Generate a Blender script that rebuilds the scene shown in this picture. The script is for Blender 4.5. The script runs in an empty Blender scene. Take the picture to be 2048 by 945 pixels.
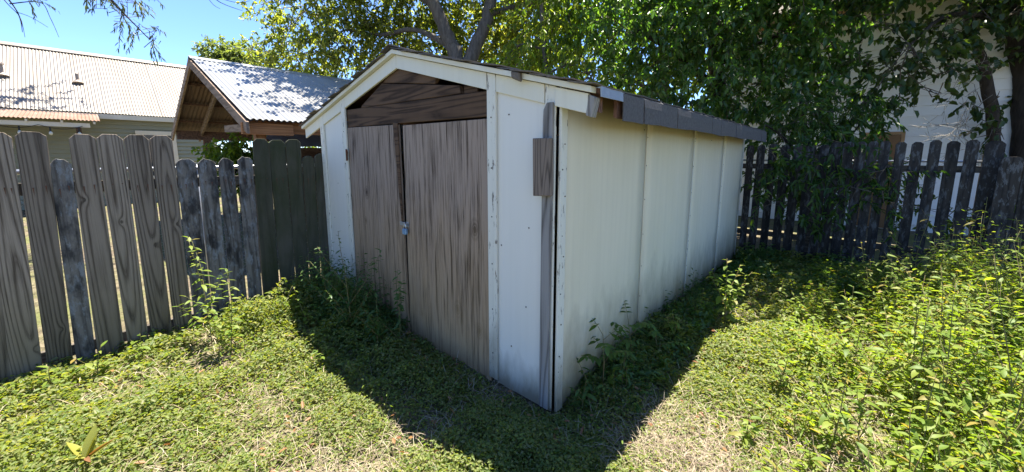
import bpy, bmesh, math, random
import numpy as np
from mathutils import Vector, Matrix
random.seed(7); RNG = np.random.default_rng(11)
SC = bpy.context.scene
COL = SC.collection

# ------------------------------------------------------------------ camera
cam = bpy.data.cameras.new('camera'); cam_o = bpy.data.objects.new('camera', cam); COL.objects.link(cam_o)
FPX, Y0, PITCH, CAM_H = 751.2, 422.5, 0.1456, 1.6
cam_o.location = (0, 0, CAM_H); cam_o.rotation_euler = (math.pi / 2 - PITCH, 0, 0)
cam.sensor_width = 36.0; cam.lens = 36.0 * FPX / 2048; cam.shift_y = -(472.5 - Y0) / 2048
cam.clip_start = 0.05; cam.clip_end = 2000
SC.camera = cam_o

# ------------------------------------------------------------------ sky, sun, exposure
SUN = Vector((0.123, 0.293, 1.0)).normalized()
world = bpy.data.worlds.new('World'); SC.world = world; world.use_nodes = True
wn = world.node_tree.nodes; wl = world.node_tree.links
sky = wn.new('ShaderNodeTexSky'); sky.sky_type = 'NISHITA'; sky.sun_disc = False
sky.sun_elevation = math.asin(SUN.z); sky.sun_rotation = math.atan2(SUN.x, SUN.y)
sky.altitude = 2500; sky.air_density = 1.0; sky.dust_density = 0.0; sky.ozone_density = 2.5
bg = wn['Background']; bg.inputs['Strength'].default_value = 0.09
tint = wn.new('ShaderNodeMix'); tint.data_type = 'RGBA'; tint.blend_type = 'MULTIPLY'; tint.inputs[0].default_value = 1.0
tint.inputs[7].default_value = (0.70, 0.80, 0.98, 1.0)   # the deep clear blue of this day
wl.new(sky.outputs[0], tint.inputs[6]); wl.new(tint.outputs[2], bg.inputs['Color'])
sun = bpy.data.lights.new('sun', 'SUN'); sun_o = bpy.data.objects.new('sun', sun); COL.objects.link(sun_o)
sun.energy = 5.0; sun.angle = math.radians(0.5); sun.color = (1.0, 0.94, 0.82)
sun_o.rotation_euler = SUN.to_track_quat('Z', 'Y').to_euler()
sun_o.location = (0, 0, 30)
SC.view_settings.view_transform = 'Standard'; SC.view_settings.look = 'None'
SC.view_settings.exposure = 2.1; SC.view_settings.gamma = 1.0
SC.view_settings.use_curve_mapping = False

# ------------------------------------------------------------------ survey helpers (surveyed sight lines -> places)
ANG = 0.8357
C0 = np.array([0.259, 2.202, 0.0])
U = np.array([math.cos(ANG), math.sin(ANG), 0.0]); V = np.array([-math.sin(ANG), math.cos(ANG), 0.0])
O = np.array([0, 0, CAM_H])
def ray(px, py):
    x = (px - 1024) / FPX; z = -(py - Y0) / FPX
    c, s = math.cos(PITCH), math.sin(PITCH)
    return np.array([x, c + z * s, -s + z * c])
def at(px, py, d): return O + ray(px, py) * d
def on_plane(px, py, p0, n):
    d = ray(px, py); return O + d * (((p0 - O) @ n) / (d @ n))
def loc(p): q = p - C0; return np.array([q @ U, q @ V, q[2]])
def W(u, v, z=0.0): return C0 + U * u + V * v + np.array([0, 0, z])
def ground_at(px, py, z=0.0): return on_plane(px, py, np.array([0, 0, z]), np.array([0, 0, 1.0]))

# ------------------------------------------------------------------ object helpers
def tag(o, label=None, cat=None, group=None, kind=None):
    if label: o['label'] = label
    if cat: o['category'] = cat
    if group: o['group'] = group
    if kind: o['kind'] = kind
    return o
def empty(name, p, rz=0.0, label=None, cat=None, group=None):
    o = bpy.data.objects.new(name, None); COL.objects.link(o)
    o.location = tuple(p); o.rotation_euler = (0, 0, rz); o.empty_display_size = 0.2
    return tag(o, label, cat, group)
def link(name, me, parent=None, loc_=(0, 0, 0), rot=(0, 0, 0)):
    o = bpy.data.objects.new(name, me); COL.objects.link(o)
    o.parent = parent; o.location = tuple(loc_); o.rotation_euler = rot
    return o
def pydata(name, vs, fs, mat, smooth=False):
    me = bpy.data.meshes.new(name); me.from_pydata([tuple(v) for v in vs], [], fs); me.update()
    if mat: me.materials.append(mat)
    if smooth: me.polygons.foreach_set('use_smooth', [True] * len(me.polygons))
    return me
def npmesh(name, verts, faces, mat, smooth=False):
    """verts (N,3), faces (M,k) -> mesh, fast"""
    me = bpy.data.meshes.new(name); k = faces.shape[1]
    me.vertices.add(len(verts)); me.vertices.foreach_set('co', np.ascontiguousarray(verts, dtype=np.float32).ravel())
    me.loops.add(faces.size); me.loops.foreach_set('vertex_index', np.ascontiguousarray(faces, dtype=np.int32).ravel())
    me.polygons.add(len(faces)); me.polygons.foreach_set('loop_start', np.arange(0, faces.size, k, dtype=np.int32))
    if smooth: me.polygons.foreach_set('use_smooth', np.ones(len(faces), dtype=bool))
    me.update(calc_edges=True); me.validate()
    me.materials.append(mat); return me
class MB:
    """collects shapes; build() links them as one mesh object"""
    def __init__(s): s.v = []; s.f = []
    def add(s, vs, fs):
        b = len(s.v); s.v += [tuple(x) for x in vs]; s.f += [tuple(i + b for i in f) for f in fs]; return s
    def box(s, a, b):
        x0, y0, z0 = a; x1, y1, z1 = b
        return s.add([(x0, y0, z0), (x1, y0, z0), (x1, y1, z0), (x0, y1, z0), (x0, y0, z1), (x1, y0, z1), (x1, y1, z1), (x0, y1, z1)],
                     [(0, 3, 2, 1), (4, 5, 6, 7), (0, 1, 5, 4), (1, 2, 6, 5), (2, 3, 7, 6), (3, 0, 4, 7)])
    def prism(s, poly, a, b, axis=0):
        """poly in the two other axes, extruded from a to b along axis"""
        n = len(poly)
        def P(q, t): return (t, q[0], q[1]) if axis == 0 else ((q[0], t, q[1]) if axis == 1 else (q[0], q[1], t))
        vs = [P(q, a) for q in poly] + [P(q, b) for q in poly]
        return s.add(vs, [tuple(range(n)), tuple(range(2 * n - 1, n - 1, -1))] + [(i, i + n, (i + 1) % n + n, (i + 1) % n) for i in range(n)])
    def beam(s, p, q, w, h, up=(0, 0, 1)):
        p = Vector(p); q = Vector(q); d = (q - p).normalized(); sd = d.cross(Vector(up)).normalized(); u = sd.cross(d)
        vs = [e + sd * (a * w / 2) + u * (b * h / 2) for e in (p, q) for a, b in ((-1, -1), (1, -1), (1, 1), (-1, 1))]
        return s.add(vs, [(0, 1, 2, 3), (7, 6, 5, 4), (0, 4, 5, 1), (1, 5, 6, 2), (2, 6, 7, 3), (3, 7, 4, 0)])
    def tube(s, pts, rs, n=8, cap=True):
        pts = [Vector(p) for p in pts]; b = len(s.v)
        ref = Vector((0.31, 0.77, 0.2)); rings = []
        for i, p in enumerate(pts):
            d = (pts[min(i + 1, len(pts) - 1)] - pts[max(i - 1, 0)]).normalized()
            a = d.cross(ref); a = a.normalized() if a.length > 1e-3 else d.orthogonal().normalized(); c = d.cross(a)
            for k in range(n):
                t = 2 * math.pi * k / n; s.v.append(tuple(p + (a * math.cos(t) + c * math.sin(t)) * rs[i]))
        for i in range(len(pts) - 1):
            for k in range(n):
                s.f.append((b + i * n + k, b + i * n + (k + 1) % n, b + (i + 1) * n + (k + 1) % n, b + (i + 1) * n + k))
        if cap:
            s.f.append(tuple(b + k for k in range(n - 1, -1, -1))); s.f.append(tuple(b + (len(pts) - 1) * n + k for k in range(n)))
        return s
    def build(s, name, mat, parent=None, bevel=0.0, smooth=False, loc_=(0, 0, 0), rot=(0, 0, 0)):
        me = pydata(name, s.v, s.f, mat, smooth)
        bm = bmesh.new(); bm.from_mesh(me); bmesh.ops.recalc_face_normals(bm, faces=bm.faces)
        if bevel: bmesh.ops.bevel(bm, geom=[e for e in bm.edges if len(e.link_faces) == 2 and e.calc_face_angle(0) > 0.5], offset=bevel, segments=1, affect='EDGES', clamp_overlap=True)
        bm.to_mesh(me); bm.free(); me.update()
        return link(name, me, parent, loc_, rot)

# ------------------------------------------------------------------ materials
class NT:
    def __init__(s, name):
        s.m = bpy.data.materials.new(name); s.m.use_nodes = True; s.t = s.m.node_tree; s.t.nodes.clear()
        s.out = s.n('ShaderNodeOutputMaterial')
    def n(s, typ, **kw):
        nd = s.t.nodes.new(typ)
        for k, v in kw.items(): setattr(nd, k, v)
        return nd
    def l(s, a, b): s.t.links.new(a, b)
    def _in(s, sock, v):
        if hasattr(v, 'is_output') or hasattr(v, 'links'): s.l(v, sock)
        else: sock.default_value = v
    def coord(s, scale=(1, 1, 1), rnd=True, kind='Object'):
        tc = s.n('ShaderNodeTexCoord'); o = tc.outputs[kind]
        if rnd:
            oi = s.n('ShaderNodeObjectInfo'); vm = s.n('ShaderNodeVectorMath', operation='MULTIPLY_ADD')
            cb = s.n('ShaderNodeCombineXYZ')
            for i in range(3): s.l(oi.outputs['Random'], cb.inputs[i])
            s.l(cb.outputs[0], vm.inputs[0]); vm.inputs[1].default_value = (37, 91, 53); s.l(o, vm.inputs[2]); o = vm.outputs[0]
        mp = s.n('ShaderNodeVectorMath', operation='MULTIPLY'); s.l(o, mp.inputs[0]); mp.inputs[1].default_value = scale
        return mp.outputs[0]
    def noise(s, vec, scale=1.0, detail=3.0, rough=0.5, dist=0.0):
        nd = s.n('ShaderNodeTexNoise'); s.l(vec, nd.inputs['Vector'])
        nd.inputs['Scale'].default_value = scale; nd.inputs['Detail'].default_value = detail
        nd.inputs['Roughness'].default_value = rough; nd.inputs['Distortion'].default_value = dist
        return nd.outputs['Fac']
    def math(s, op, a, b=0.0, c=None, clamp=False):
        nd = s.n('ShaderNodeMath', operation=op); nd.use_clamp = clamp
        s._in(nd.inputs[0], a); s._in(nd.inputs[1], b)
        if c is not None: s._in(nd.inputs[2], c)
        return nd.outputs[0]
    def ramp(s, fac, stops, interp='LINEAR'):
        nd = s.n('ShaderNodeValToRGB'); s.l(fac, nd.inputs[0]); cr = nd.color_ramp; cr.interpolation = interp
        while len(cr.elements) < len(stops): cr.elements.new(0.5)
        for e, (p, c) in zip(cr.elements, stops):
            e.position = p; e.color = (c, c, c, 1) if not hasattr(c, '__len__') else (*c[:3], 1)
        return nd.outputs[0]
    def mix(s, fac, a, b, mode='MIX'):
        nd = s.n('ShaderNodeMix', data_type='RGBA', blend_type=mode)
        s._in(nd.inputs[0], fac)
        for sock, v in ((nd.inputs[6], a), (nd.inputs[7], b)):
            if hasattr(v, 'links'): s.l(v, sock)
            else: sock.default_value = (*v[:3], 1)
        return nd.outputs[2]
    def bsdf(s, color, rough=0.8, spec=0.3, metallic=0.0, bump=None, bstr=0.3, bdist=0.004):
        b = s.n('ShaderNodeBsdfPrincipled')
        if hasattr(color, 'links'): s.l(color, b.inputs['Base Color'])
        else: b.inputs['Base Color'].default_value = (*color[:3], 1)
        s._in(b.inputs['Roughness'], rough); b.inputs['Specular IOR Level'].default_value = spec; b.inputs['Metallic'].default_value = metallic
        if bump is not None:
            bp = s.n('ShaderNodeBump'); bp.inputs['Strength'].default_value = bstr; bp.inputs['Distance'].default_value = bdist
            s.l(bump, bp.inputs['Height']); s.l(bp.outputs[0], b.inputs['Normal'])
        return b
    def done(s, b): s.l(b.outputs[0], s.out.inputs['Surface']); return s.m

def wood(name, light, dark, rings=9.0, kx=7.0, kz=0.75, fibre=0.5, moss=None, moss_amt=0.0, lichen=0.0, base=None, base_h=0.6, vert=True, rough=0.85, vary=0.25, ring_c=0.75, arch=False, streak=0.0, knots=()):
    """sawn timber: nested growth-ring arches, fine fibre, optional moss, lichen and a stained foot"""
    t = NT(name)
    ax3 = lambda a, b: (b, a, a) if vert == 'x' else ((a, a, b) if vert else (a, b, a))   # b along the grain
    k = ax3(kx, kz)
    c = t.coord(k)
    nn = t.noise(c, 1.0, 1.2, 0.4)
    rg = t.math('MULTIPLY', nn, rings)
    if arch:   # flat sawn board: rings cut at a slowly wandering depth draw nested arches
        sx = t.n('ShaderNodeSeparateXYZ'); t.l(t.n('ShaderNodeTexCoord').outputs['Object'], sx.inputs[0])
        w1 = t.noise(t.coord((9, 9, 0.8)), 1.0, 2.0, 0.45); w2 = t.noise(t.coord((0.01, 0.01, 0.33)), 1.0, 1.5, 0.4)
        xx = t.math('ADD', sx.outputs[0], t.math('MULTIPLY', t.math('SUBTRACT', w1, 0.5), 0.016))
        off = t.math('MULTIPLY', t.math('SUBTRACT', t.n('ShaderNodeObjectInfo').outputs['Random'], 0.5), 0.06); xx = t.math('ADD', xx, off)
        dd_ = t.math('MULTIPLY', t.math('SUBTRACT', w2, 0.2), 0.24)
        rg = t.math('MULTIPLY', t.math('SQRT', t.math('ADD', t.math('MULTIPLY', xx, xx), t.math('MULTIPLY', dd_, dd_))), rings)
        rn = t.n('ShaderNodeObjectInfo').outputs['Random']   # one knot eye per board
        kx_ = t.math('SUBTRACT', sx.outputs[0], t.math('MULTIPLY', t.math('SUBTRACT', t.math('FRACT', t.math('MULTIPLY', rn, 13.7)), 0.5), 0.09))
        kz_ = t.math('MULTIPLY', t.math('SUBTRACT', sx.outputs[2], t.math('MULTIPLY', t.math('FRACT', t.math('MULTIPLY', rn, 7.3)), 1.7)), 0.6)
        kd = t.math('SQRT', t.math('ADD', t.math('MULTIPLY', kx_, kx_), t.math('MULTIPLY', kz_, kz_)))
        rg = t.math('ADD', rg, t.math('MULTIPLY', t.math('POWER', 2.718, t.math('MULTIPLY', kd, -48.0)), 1.5))
        kmask = t.ramp(t.math('MULTIPLY', kd, 10.0), [(0.0, 1.0), (0.07, 0.9), (0.12, 0.0), (1.0, 0.0)])
    tri = t.math('PINGPONG', rg, 0.5); tri = t.math('MULTIPLY', tri, 2.0)
    band = t.ramp(tri, [(0.0, 0.0), (0.4, 0.12), (0.72, 0.55), (0.9, 1.0), (1.0, 0.8)])
    f = t.coord(ax3(110, 2.4))
    fn = t.noise(f, 1.0, 4.0, 0.65)
    blot = t.noise(t.coord((3, 3, 1.2)), 1.0, 4.0, 0.6)
    fac = t.math('ADD', t.math('MULTIPLY', band, ring_c), t.math('MULTIPLY', t.math('SUBTRACT', fn, 0.5), fibre * 1.6))
    if streak:
        st = t.noise(t.coord((48, 48, 1.5)), 1.0, 4.0, 0.65); st2 = t.noise(t.coord((240, 240, 5)), 1.0, 3.0, 0.6)
        fac = t.math('ADD', fac, t.math('MULTIPLY', t.math('ADD', t.math('SUBTRACT', st, 0.5), t.math('MULTIPLY', t.math('SUBTRACT', st2, 0.5), 0.8)), streak))
    fac = t.math('ADD', fac, t.math('MULTIPLY', t.math('SUBTRACT', blot, 0.5), 0.9), clamp=True)
    col = t.mix(fac, light, dark)
    if arch: col = t.mix(t.math('MULTIPLY', kmask, 0.75), col, tuple(x * 0.5 for x in dark))
    for (ky, kz2, kr) in knots:
        so = t.n('ShaderNodeSeparateXYZ'); t.l(t.n('ShaderNodeTexCoord').outputs['Object'], so.inputs[0])
        a_ = t.math('SUBTRACT', so.outputs[1], ky); b_ = t.math('MULTIPLY', t.math('SUBTRACT', so.outputs[2], kz2), 0.62)
        d_ = t.math('SQRT', t.math('ADD', t.math('MULTIPLY', a_, a_), t.math('MULTIPLY', b_, b_)))
        d_ = t.math('ADD', d_, t.math('MULTIPLY', t.math('SUBTRACT', t.noise(t.coord((40, 40, 40)), 1, 3, .6), .5), kr * 0.7))
        kf = t.ramp(t.math('DIVIDE', d_, kr * 3.0), [(0.0, 0.85), (0.26, 0.8), (0.33, 0.25), (0.42, 0.7), (0.6, 0.12), (0.75, 0.35), (1.0, 0.0)])
        col = t.mix(kf, col, (0.03, 0.02, 0.015))
    crack = t.ramp(t.noise(t.coord(ax3(60, 0.9)), 1.0, 2.0, 0.5), [(0.0, 1.0), (0.27, 1.0), (0.32, 0.0), (1.0, 0.0)])
    col = t.mix(t.math('MULTIPLY', crack, 0.8), col, (0.012, 0.011, 0.012))
    if lichen:
        ln = t.noise(t.coord((26, 26, 9)), 1.0, 5.0, 0.7)
        lf = t.ramp(ln, [(0.0, 0.0), (0.52, 0.0), (0.6, 1.0), (1.0, 1.0)])
        col = t.mix(t.math('MULTIPLY', lf, lichen), col, (0.24, 0.25, 0.26))
        dn = t.noise(t.coord((9, 9, 4)), 1.0, 4.0, 0.65)
        df = t.ramp(dn, [(0.0, 0.0), (0.48, 0.0), (0.62, 1.0), (1.0, 1.0)])
        col = t.mix(t.math('MULTIPLY', df, 0.75), col, (0.016, 0.016, 0.018))
    if moss:
        mn = t.noise(t.coord((5, 5, 2.2)), 1.0, 5.0, 0.65)
        mf = t.ramp(mn, [(0.0, 0.0), (0.35, 0.2), (0.65, 1.0), (1.0, 1.0)])
        col = t.mix(t.math('MULTIPLY', mf, moss_amt), col, moss)
    if base:
        sp = t.n('ShaderNodeSeparateXYZ'); t.l(t.n('ShaderNodeTexCoord').outputs['Object'], sp.inputs[0])
        e = t.math('ADD', sp.outputs[2], t.math('MULTIPLY', t.math('SUBTRACT', t.noise(t.coord((9, 9, 1.5)), 1, 4, 0.6), 0.5), 0.9))
        bf = t.n('ShaderNodeMapRange'); t.l(e, bf.inputs[0]); bf.inputs[1].default_value = base_h * 1.6; bf.inputs[2].default_value = 0.0
        bf.inputs[3].default_value = 0.0; bf.inputs[4].default_value = 0.85
        col = t.mix(bf.outputs[0], col, t.mix(fac, base, tuple(x * 0.35 for x in base)))
    oi = t.n('ShaderNodeObjectInfo')
    col = t.mix(1.0, col, t.ramp(oi.outputs['Random'], [(0, 1.0 - vary), (1, 1.0 + vary * 0.3)]), 'MULTIPLY')
    h = t.math('ADD', t.math('MULTIPLY', fn, 0.7), t.math('MULTIPLY', band, -0.5)); h = t.math('SUBTRACT', h, crack)
    return t.done(t.bsdf(col, rough, 0.2, bump=h, bstr=0.55, bdist=0.004))

def paint(name, col, peel=0.0, streak=0.1, dirt_h=0.25, tint=None, rough=0.55):
    """old exterior paint: vertical run-off streaks, splashed foot, optional flaking to grey wood"""
    t = NT(name)
    s1 = t.noise(t.coord((22, 22, 0.5)), 1, 4, 0.6); s2 = t.noise(t.coord((2.2, 2.2, 1.1)), 1, 5, 0.6)
    f = t.math('MULTIPLY', t.ramp(s1, [(0.0, 0.0), (0.45, 0.0), (0.75, 1.0), (1, 1)]), streak)
    c = t.mix(f, col, tuple(x * 0.72 for x in col))
    c = t.mix(t.math('MULTIPLY', t.ramp(s2, [(0, 0), (0.4, 0), (0.7, 1), (1, 1)]), 0.22), c, tint or (0.62, 0.60, 0.48))
    tc = t.n('ShaderNodeTexCoord'); sp = t.n('ShaderNodeSeparateXYZ'); t.l(tc.outputs['Object'], sp.inputs[0])
    e = t.math('ADD', sp.outputs[2], t.math('MULTIPLY', t.math('SUBTRACT', t.noise(t.coord((7, 7, 2.4)), 1, 5, 0.65), 0.5), dirt_h * 2.2))
    mr = t.n('ShaderNodeMapRange'); t.l(e, mr.inputs[0]); mr.inputs[1].default_value = dirt_h * 1.6; mr.inputs[2].default_value = 0.0
    mr.inputs[3].default_value = 0.0; mr.inputs[4].default_value = 0.85
    c = t.mix(mr.outputs[0], c, (0.17, 0.14, 0.085))
    h = s1
    if peel:
        pn = t.noise(t.coord((48, 48, 9)), 1, 6, 0.72)
        lo = 0.67 - 0.16 * peel
        pf = t.ramp(pn, [(0, 0), (lo, 0), (lo + 0.025, 1), (1, 1)])
        wd = t.mix(t.noise(t.coord((90, 90, 3)), 1, 3, 0.6), (0.055, 0.047, 0.04), (0.24, 0.21, 0.18))
        c = t.mix(pf, c, wd); h = t.math('SUBTRACT', t.math('MULTIPLY', s1, 0.3), pf)
    return t.done(t.bsdf(c, rough, 0.3, bump=h, bstr=0.3, bdist=0.002))

def leafmat(name, cols, trans=0.42, tcol=None, rough=0.42, spec=0.35):
    t = NT(name)
    g = t.n('ShaderNodeNewGeometry')
    stops = [(i / max(1, len(cols) - 1), c) for i, c in enumerate(cols)]
    oi = t.n('ShaderNodeObjectInfo')
    r = t.math('FRACT', t.math('ADD', g.outputs['Random Per Island'], t.math('MULTIPLY', oi.outputs['Random'], 3.7)))
    c = t.ramp(r, stops)
    big = t.noise(t.coord((1, 1, 1), rnd=False), 1.1, 2, 0.5)
    c = t.mix(t.math('MULTIPLY', big, 0.35), c, tuple(x * 0.6 for x in cols[0]))
    b = t.bsdf(c, rough, spec)
    tr = t.n('ShaderNodeBsdfTranslucent')
    t.l(t.mix(1.0, c, tcol or (2.0, 2.0, 0.7), 'MULTIPLY'), tr.inputs['Color'])
    mx = t.n('ShaderNodeMixShader'); mx.inputs[0].default_value = trans
    t.l(b.outputs[0], mx.inputs[1]); t.l(tr.outputs[0], mx.inputs[2])
    t.l(mx.outputs[0], t.out.inputs['Surface']); return t.m

def plain(name, col, rough=0.7, spec=0.3, metallic=0.0, nz=0.25, scale=12.0, col2=None):
    t = NT(name); n_ = t.noise(t.coord((1, 1, 1)), scale, 5, 0.6)
    c = t.mix(t.ramp(n_, [(0.25, 0), (0.75, 1)]), col, col2 or tuple(x * (1 - nz) for x in col))
    return t.done(t.bsdf(c, rough, spec, metallic, bump=n_, bstr=0.25, bdist=0.003))

def tin(name, col, rust=0.0, rough=0.42):
    t = NT(name)
    s = t.noise(t.coord((7, 0.5, 0.5)), 1, 4, 0.6); p = t.noise(t.coord((1.3, 0.6, 0.6)), 1, 5, 0.65)
    c = t.mix(t.ramp(s, [(0.3, 0), (0.75, 0.6)]), col, tuple(x * 0.6 for x in col))
    c = t.mix(t.ramp(p, [(0.42, 0.0), (0.62, 0.5)]), c, (col[0] * 0.78, col[1] * 0.68, col[2] * 0.55))
    if rust:
        rn = t.noise(t.coord((2.6, 1.2, 1.2)), 1, 6, 0.7)
        c = t.mix(t.ramp(rn, [(0.4, 0.25 * rust), (0.62, rust)]), c, t.mix(p, (0.10, 0.035, 0.016), (0.19, 0.085, 0.04)))
    return t.done(t.bsdf(c, rough, 0.5, 0.25 if not rust else 0.0, bump=s, bstr=0.1))

def bark(name, a, b):
    t = NT(name); n1 = t.noise(t.coord((16, 16, 3.2)), 1, 6, 0.7, 0.6); n2 = t.noise(t.coord((3, 3, 2)), 1, 4, 0.6)
    c = t.mix(t.ramp(n1, [(0.35, 0), (0.65, 1)]), a, b); c = t.mix(t.math('MULTIPLY', n2, 0.4), c, tuple(x * 1.2 for x in a))
    return t.done(t.bsdf(c, 0.9, 0.15, bump=n1, bstr=0.9, bdist=0.02))

M = {}
M['panel'] = paint('panel_white_paint', (0.64, 0.62, 0.565), 0.0, 0.14, 0.16, rough=0.6)
M['panel_side'] = paint('panel_cream_white_paint', (0.66, 0.60, 0.455), 0.0, 0.28, 0.40, tint=(0.50, 0.44, 0.27), rough=0.65)
M['trim'] = paint('flaking_white_trim_paint', (0.62, 0.60, 0.52), 0.5, 0.25, 0.3)
M['fascia'] = paint('cream_fascia_paint', (0.62, 0.60, 0.51), 0.0, 0.2, 0.02, tint=(0.62, 0.54, 0.33))
M['ply'] = wood('weathered_plywood', (0.30, 0.23, 0.18), (0.038, 0.023, 0.015), rings=7, kx=4.5, kz=0.4, fibre=1.6, streak=2.8, knots=((0.716, 1.07, .020), (2.30, 1.24, .016), (0.93, 0.40, .018), (0.68, 0.30, .016), (2.35, 0.95, .010), (1.42, 0.22, .012)), base=(0.38, 0.25, 0.125), base_h=0.85, vary=0.1, ring_c=0.45)
M['header'] = wood('brown_weathered_header', (0.11, 0.066, 0.040), (0.020, 0.012, 0.008), rings=9, kx=9, kz=0.45, fibre=0.6, vert=False, vary=0.15)
M['grey_board'] = wood('grey_silvered_board', (0.30, 0.285, 0.27), (0.10, 0.09, 0.08), rings=8, kx=9, kz=0.6, fibre=0.8)
M['brown_block'] = wood('brown_weathered_block', (0.19, 0.15, 0.12), (0.045, 0.034, 0.028), rings=10, kx=12, kz=0.7, fibre=1.0)
M['picket_new'] = wood('grey_pine_picket', (0.29, 0.23, 0.175), (0.075, 0.053, 0.038), rings=74, kx=6.0, kz=0.6, fibre=0.8, arch=True, streak=1.1, base=(0.17, 0.135, 0.085), base_h=0.55, moss=(0.05, 0.055, 0.03), moss_amt=0.12, vary=0.3, ring_c=0.8)
M['picket_old'] = wood('lichened_old_picket', (0.19, 0.17, 0.15), (0.05, 0.043, 0.037), rings=6, kx=8, kz=0.7, fibre=0.9, lichen=0.75, vary=0.2)
M['picket_moss'] = wood('mossy_dark_picket', (0.10, 0.09, 0.07), (0.03, 0.027, 0.02), rings=6, kx=6, kz=0.6, fibre=0.5, moss=(0.035, 0.045, 0.016), moss_amt=0.75, vary=0.2, ring_c=0.4)
M['picket_dark'] = wood('dark_weathered_picket', (0.05, 0.043, 0.037), (0.014, 0.012, 0.011), rings=6, kx=8, kz=0.7, fibre=0.8, lichen=0.35, vary=0.35)
M['rail'] = wood('dark_rail_wood', (0.10, 0.085, 0.07), (0.03, 0.025, 0.02), vert='x')
M['rafter'] = wood('weathered_rafter', (0.26, 0.19, 0.14), (0.11, 0.075, 0.05), rings=6, kx=8, kz=0.8, fibre=0.6, vert=False)
M['rafter2'] = wood('redwood_brown_rafter', (0.17, 0.095, 0.06), (0.06, 0.034, 0.024), rings=6, kx=8, kz=0.8, vert=False)
M['post_new_h'] = wood('orange_brown_beam', (0.42, 0.20, 0.085), (0.2, 0.085, 0.035), rings=6, kx=8, kz=0.5, fibre=0.5, vert='x')
M['post_new'] = wood('orange_brown_post', (0.30, 0.15, 0.07), (0.14, 0.065, 0.03), rings=6, kx=8, kz=0.8, fibre=0.5)
M['deck'] = wood('red_brown_roof_deck', (0.16, 0.085, 0.06), (0.06, 0.033, 0.025), rings=5, kx=7, kz=0.8, vert=False)
M['shingle'] = plain('grey_asphalt_shingle', (0.125, 0.12, 0.12), 0.95, 0.15, 0, 0.45, 60)
M['shingle2'] = plain('worn_brown_shingle', (0.17, 0.145, 0.12), 0.95, 0.15, 0, 0.5, 60)
M['drip'] = plain('dull_drip_edge_metal', (0.33, 0.37, 0.42), 0.4, 0.5, 0.4, 0.3, 20)
M['tin'] = tin('weathered_corrugated_tin', (0.245, 0.22, 0.19))
M['tin2'] = tin('galvanised_corrugated_tin', (0.29, 0.30, 0.31))
M['tin_under'] = tin('shade_brown_tin_underside', (0.15, 0.105, 0.08), 0.3, 0.8)  # carport underside: shade put into the brown, with some rust mottle
M['rust'] = tin('rusted_corrugated_tin', (0.22, 0.16, 0.13), 0.75, 0.8)
M['siding_tan'] = plain('tan_grey_siding_paint', (0.27, 0.265, 0.20), 0.7, 0.25, 0, 0.12, 2)
M['trim_tan'] = plain('cream_house_trim', (0.62, 0.55, 0.45), 0.7, 0.25, 0, 0.15, 4)
M['white_house'] = plain('white_siding_paint', (0.74, 0.74, 0.74), 0.6, 0.3, 0, 0.08, 1.5)
M['tan_fascia'] = plain('tan_eave_wood', (0.40, 0.25, 0.13), 0.7, 0.25, 0, 0.3, 6)
M['brown_door'] = plain('brown_door_paint', (0.2, 0.11, 0.05), 0.6, 0.3, 0, 0.25, 5)
M['glass'] = plain('dark_window_glass', (0.03, 0.035, 0.04), 0.08, 0.6, 0, 0.1, 2)
M['steel'] = plain('galvanised_steel', (0.55, 0.56, 0.57), 0.35, 0.5, 0.7, 0.2, 30)
M['rusty'] = plain('rusty_iron', (0.16, 0.07, 0.04), 0.85, 0.3, 0.2, 0.5, 40)
M['lockblue'] = plain('padlock_blue_grey_body', (0.22, 0.36, 0.52), 0.35, 0.5, 0.2, 0.3, 60)
M['nail'] = plain('dark_nail', (0.03, 0.022, 0.02), 0.7, 0.3, 0.3, 0.3, 40)
M['black'] = plain('black_wire', (0.02, 0.02, 0.02), 0.6)
M['bulb'] = plain('frosted_bulb', (0.6, 0.58, 0.5), 0.2, 0.5)
M['vent'] = plain('painted_roof_vent', (0.34, 0.28, 0.23), 0.7)
M['bark'] = bark('grey_bark', (0.13, 0.115, 0.10), (0.04, 0.034, 0.03))
M['bark_dark'] = bark('dark_bark', (0.045, 0.037, 0.03), (0.014, 0.011, 0.009))
M['twig'] = plain('twig_bark', (0.10, 0.08, 0.06), 0.9)
M['deadtwig'] = plain('bleached_dead_twig', (0.24, 0.22, 0.19), 0.9)
M['stem'] = plain('weed_stem', (0.13, 0.16, 0.045), 0.7, col2=(0.17, 0.10, 0.05))
M['l_oak'] = leafmat('oak_leaf', [(0.05, 0.085, 0.015), (0.12, 0.16, 0.03), (0.19, 0.215, 0.045), (0.27, 0.28, 0.08)], 0.58, (2.2, 2.1, 0.7), 0.35, 0.5)
M['l_bright'] = leafmat('bright_hanging_leaf', [(0.07, 0.13, 0.02), (0.12, 0.19, 0.028), (0.18, 0.225, 0.035)], 0.55, (2.2, 2.1, 0.6))
M['l_dark'] = leafmat('dark_drooping_leaf', [(0.035, 0.085, 0.022), (0.075, 0.145, 0.034), (0.14, 0.21, 0.045)], 0.52, (1.8, 2.0, 0.6), 0.3, 0.6)
M['l_vine'] = leafmat('vine_leaf', [(0.025, 0.06, 0.014), (0.045, 0.10, 0.018), (0.075, 0.14, 0.02)], 0.4)
M['l_right'] = leafmat('round_shade_leaf', [(0.022, 0.045, 0.013), (0.035, 0.065, 0.015), (0.07, 0.10, 0.018)], 0.38)
M['l_pecan'] = leafmat('pecan_leaflet', [(0.05, 0.075, 0.03), (0.08, 0.11, 0.04), (0.12, 0.13, 0.05)], 0.35)
M['l_far'] = leafmat('far_tree_leaf', [(0.11, 0.15, 0.05), (0.17, 0.20, 0.07)], 0.45)
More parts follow.
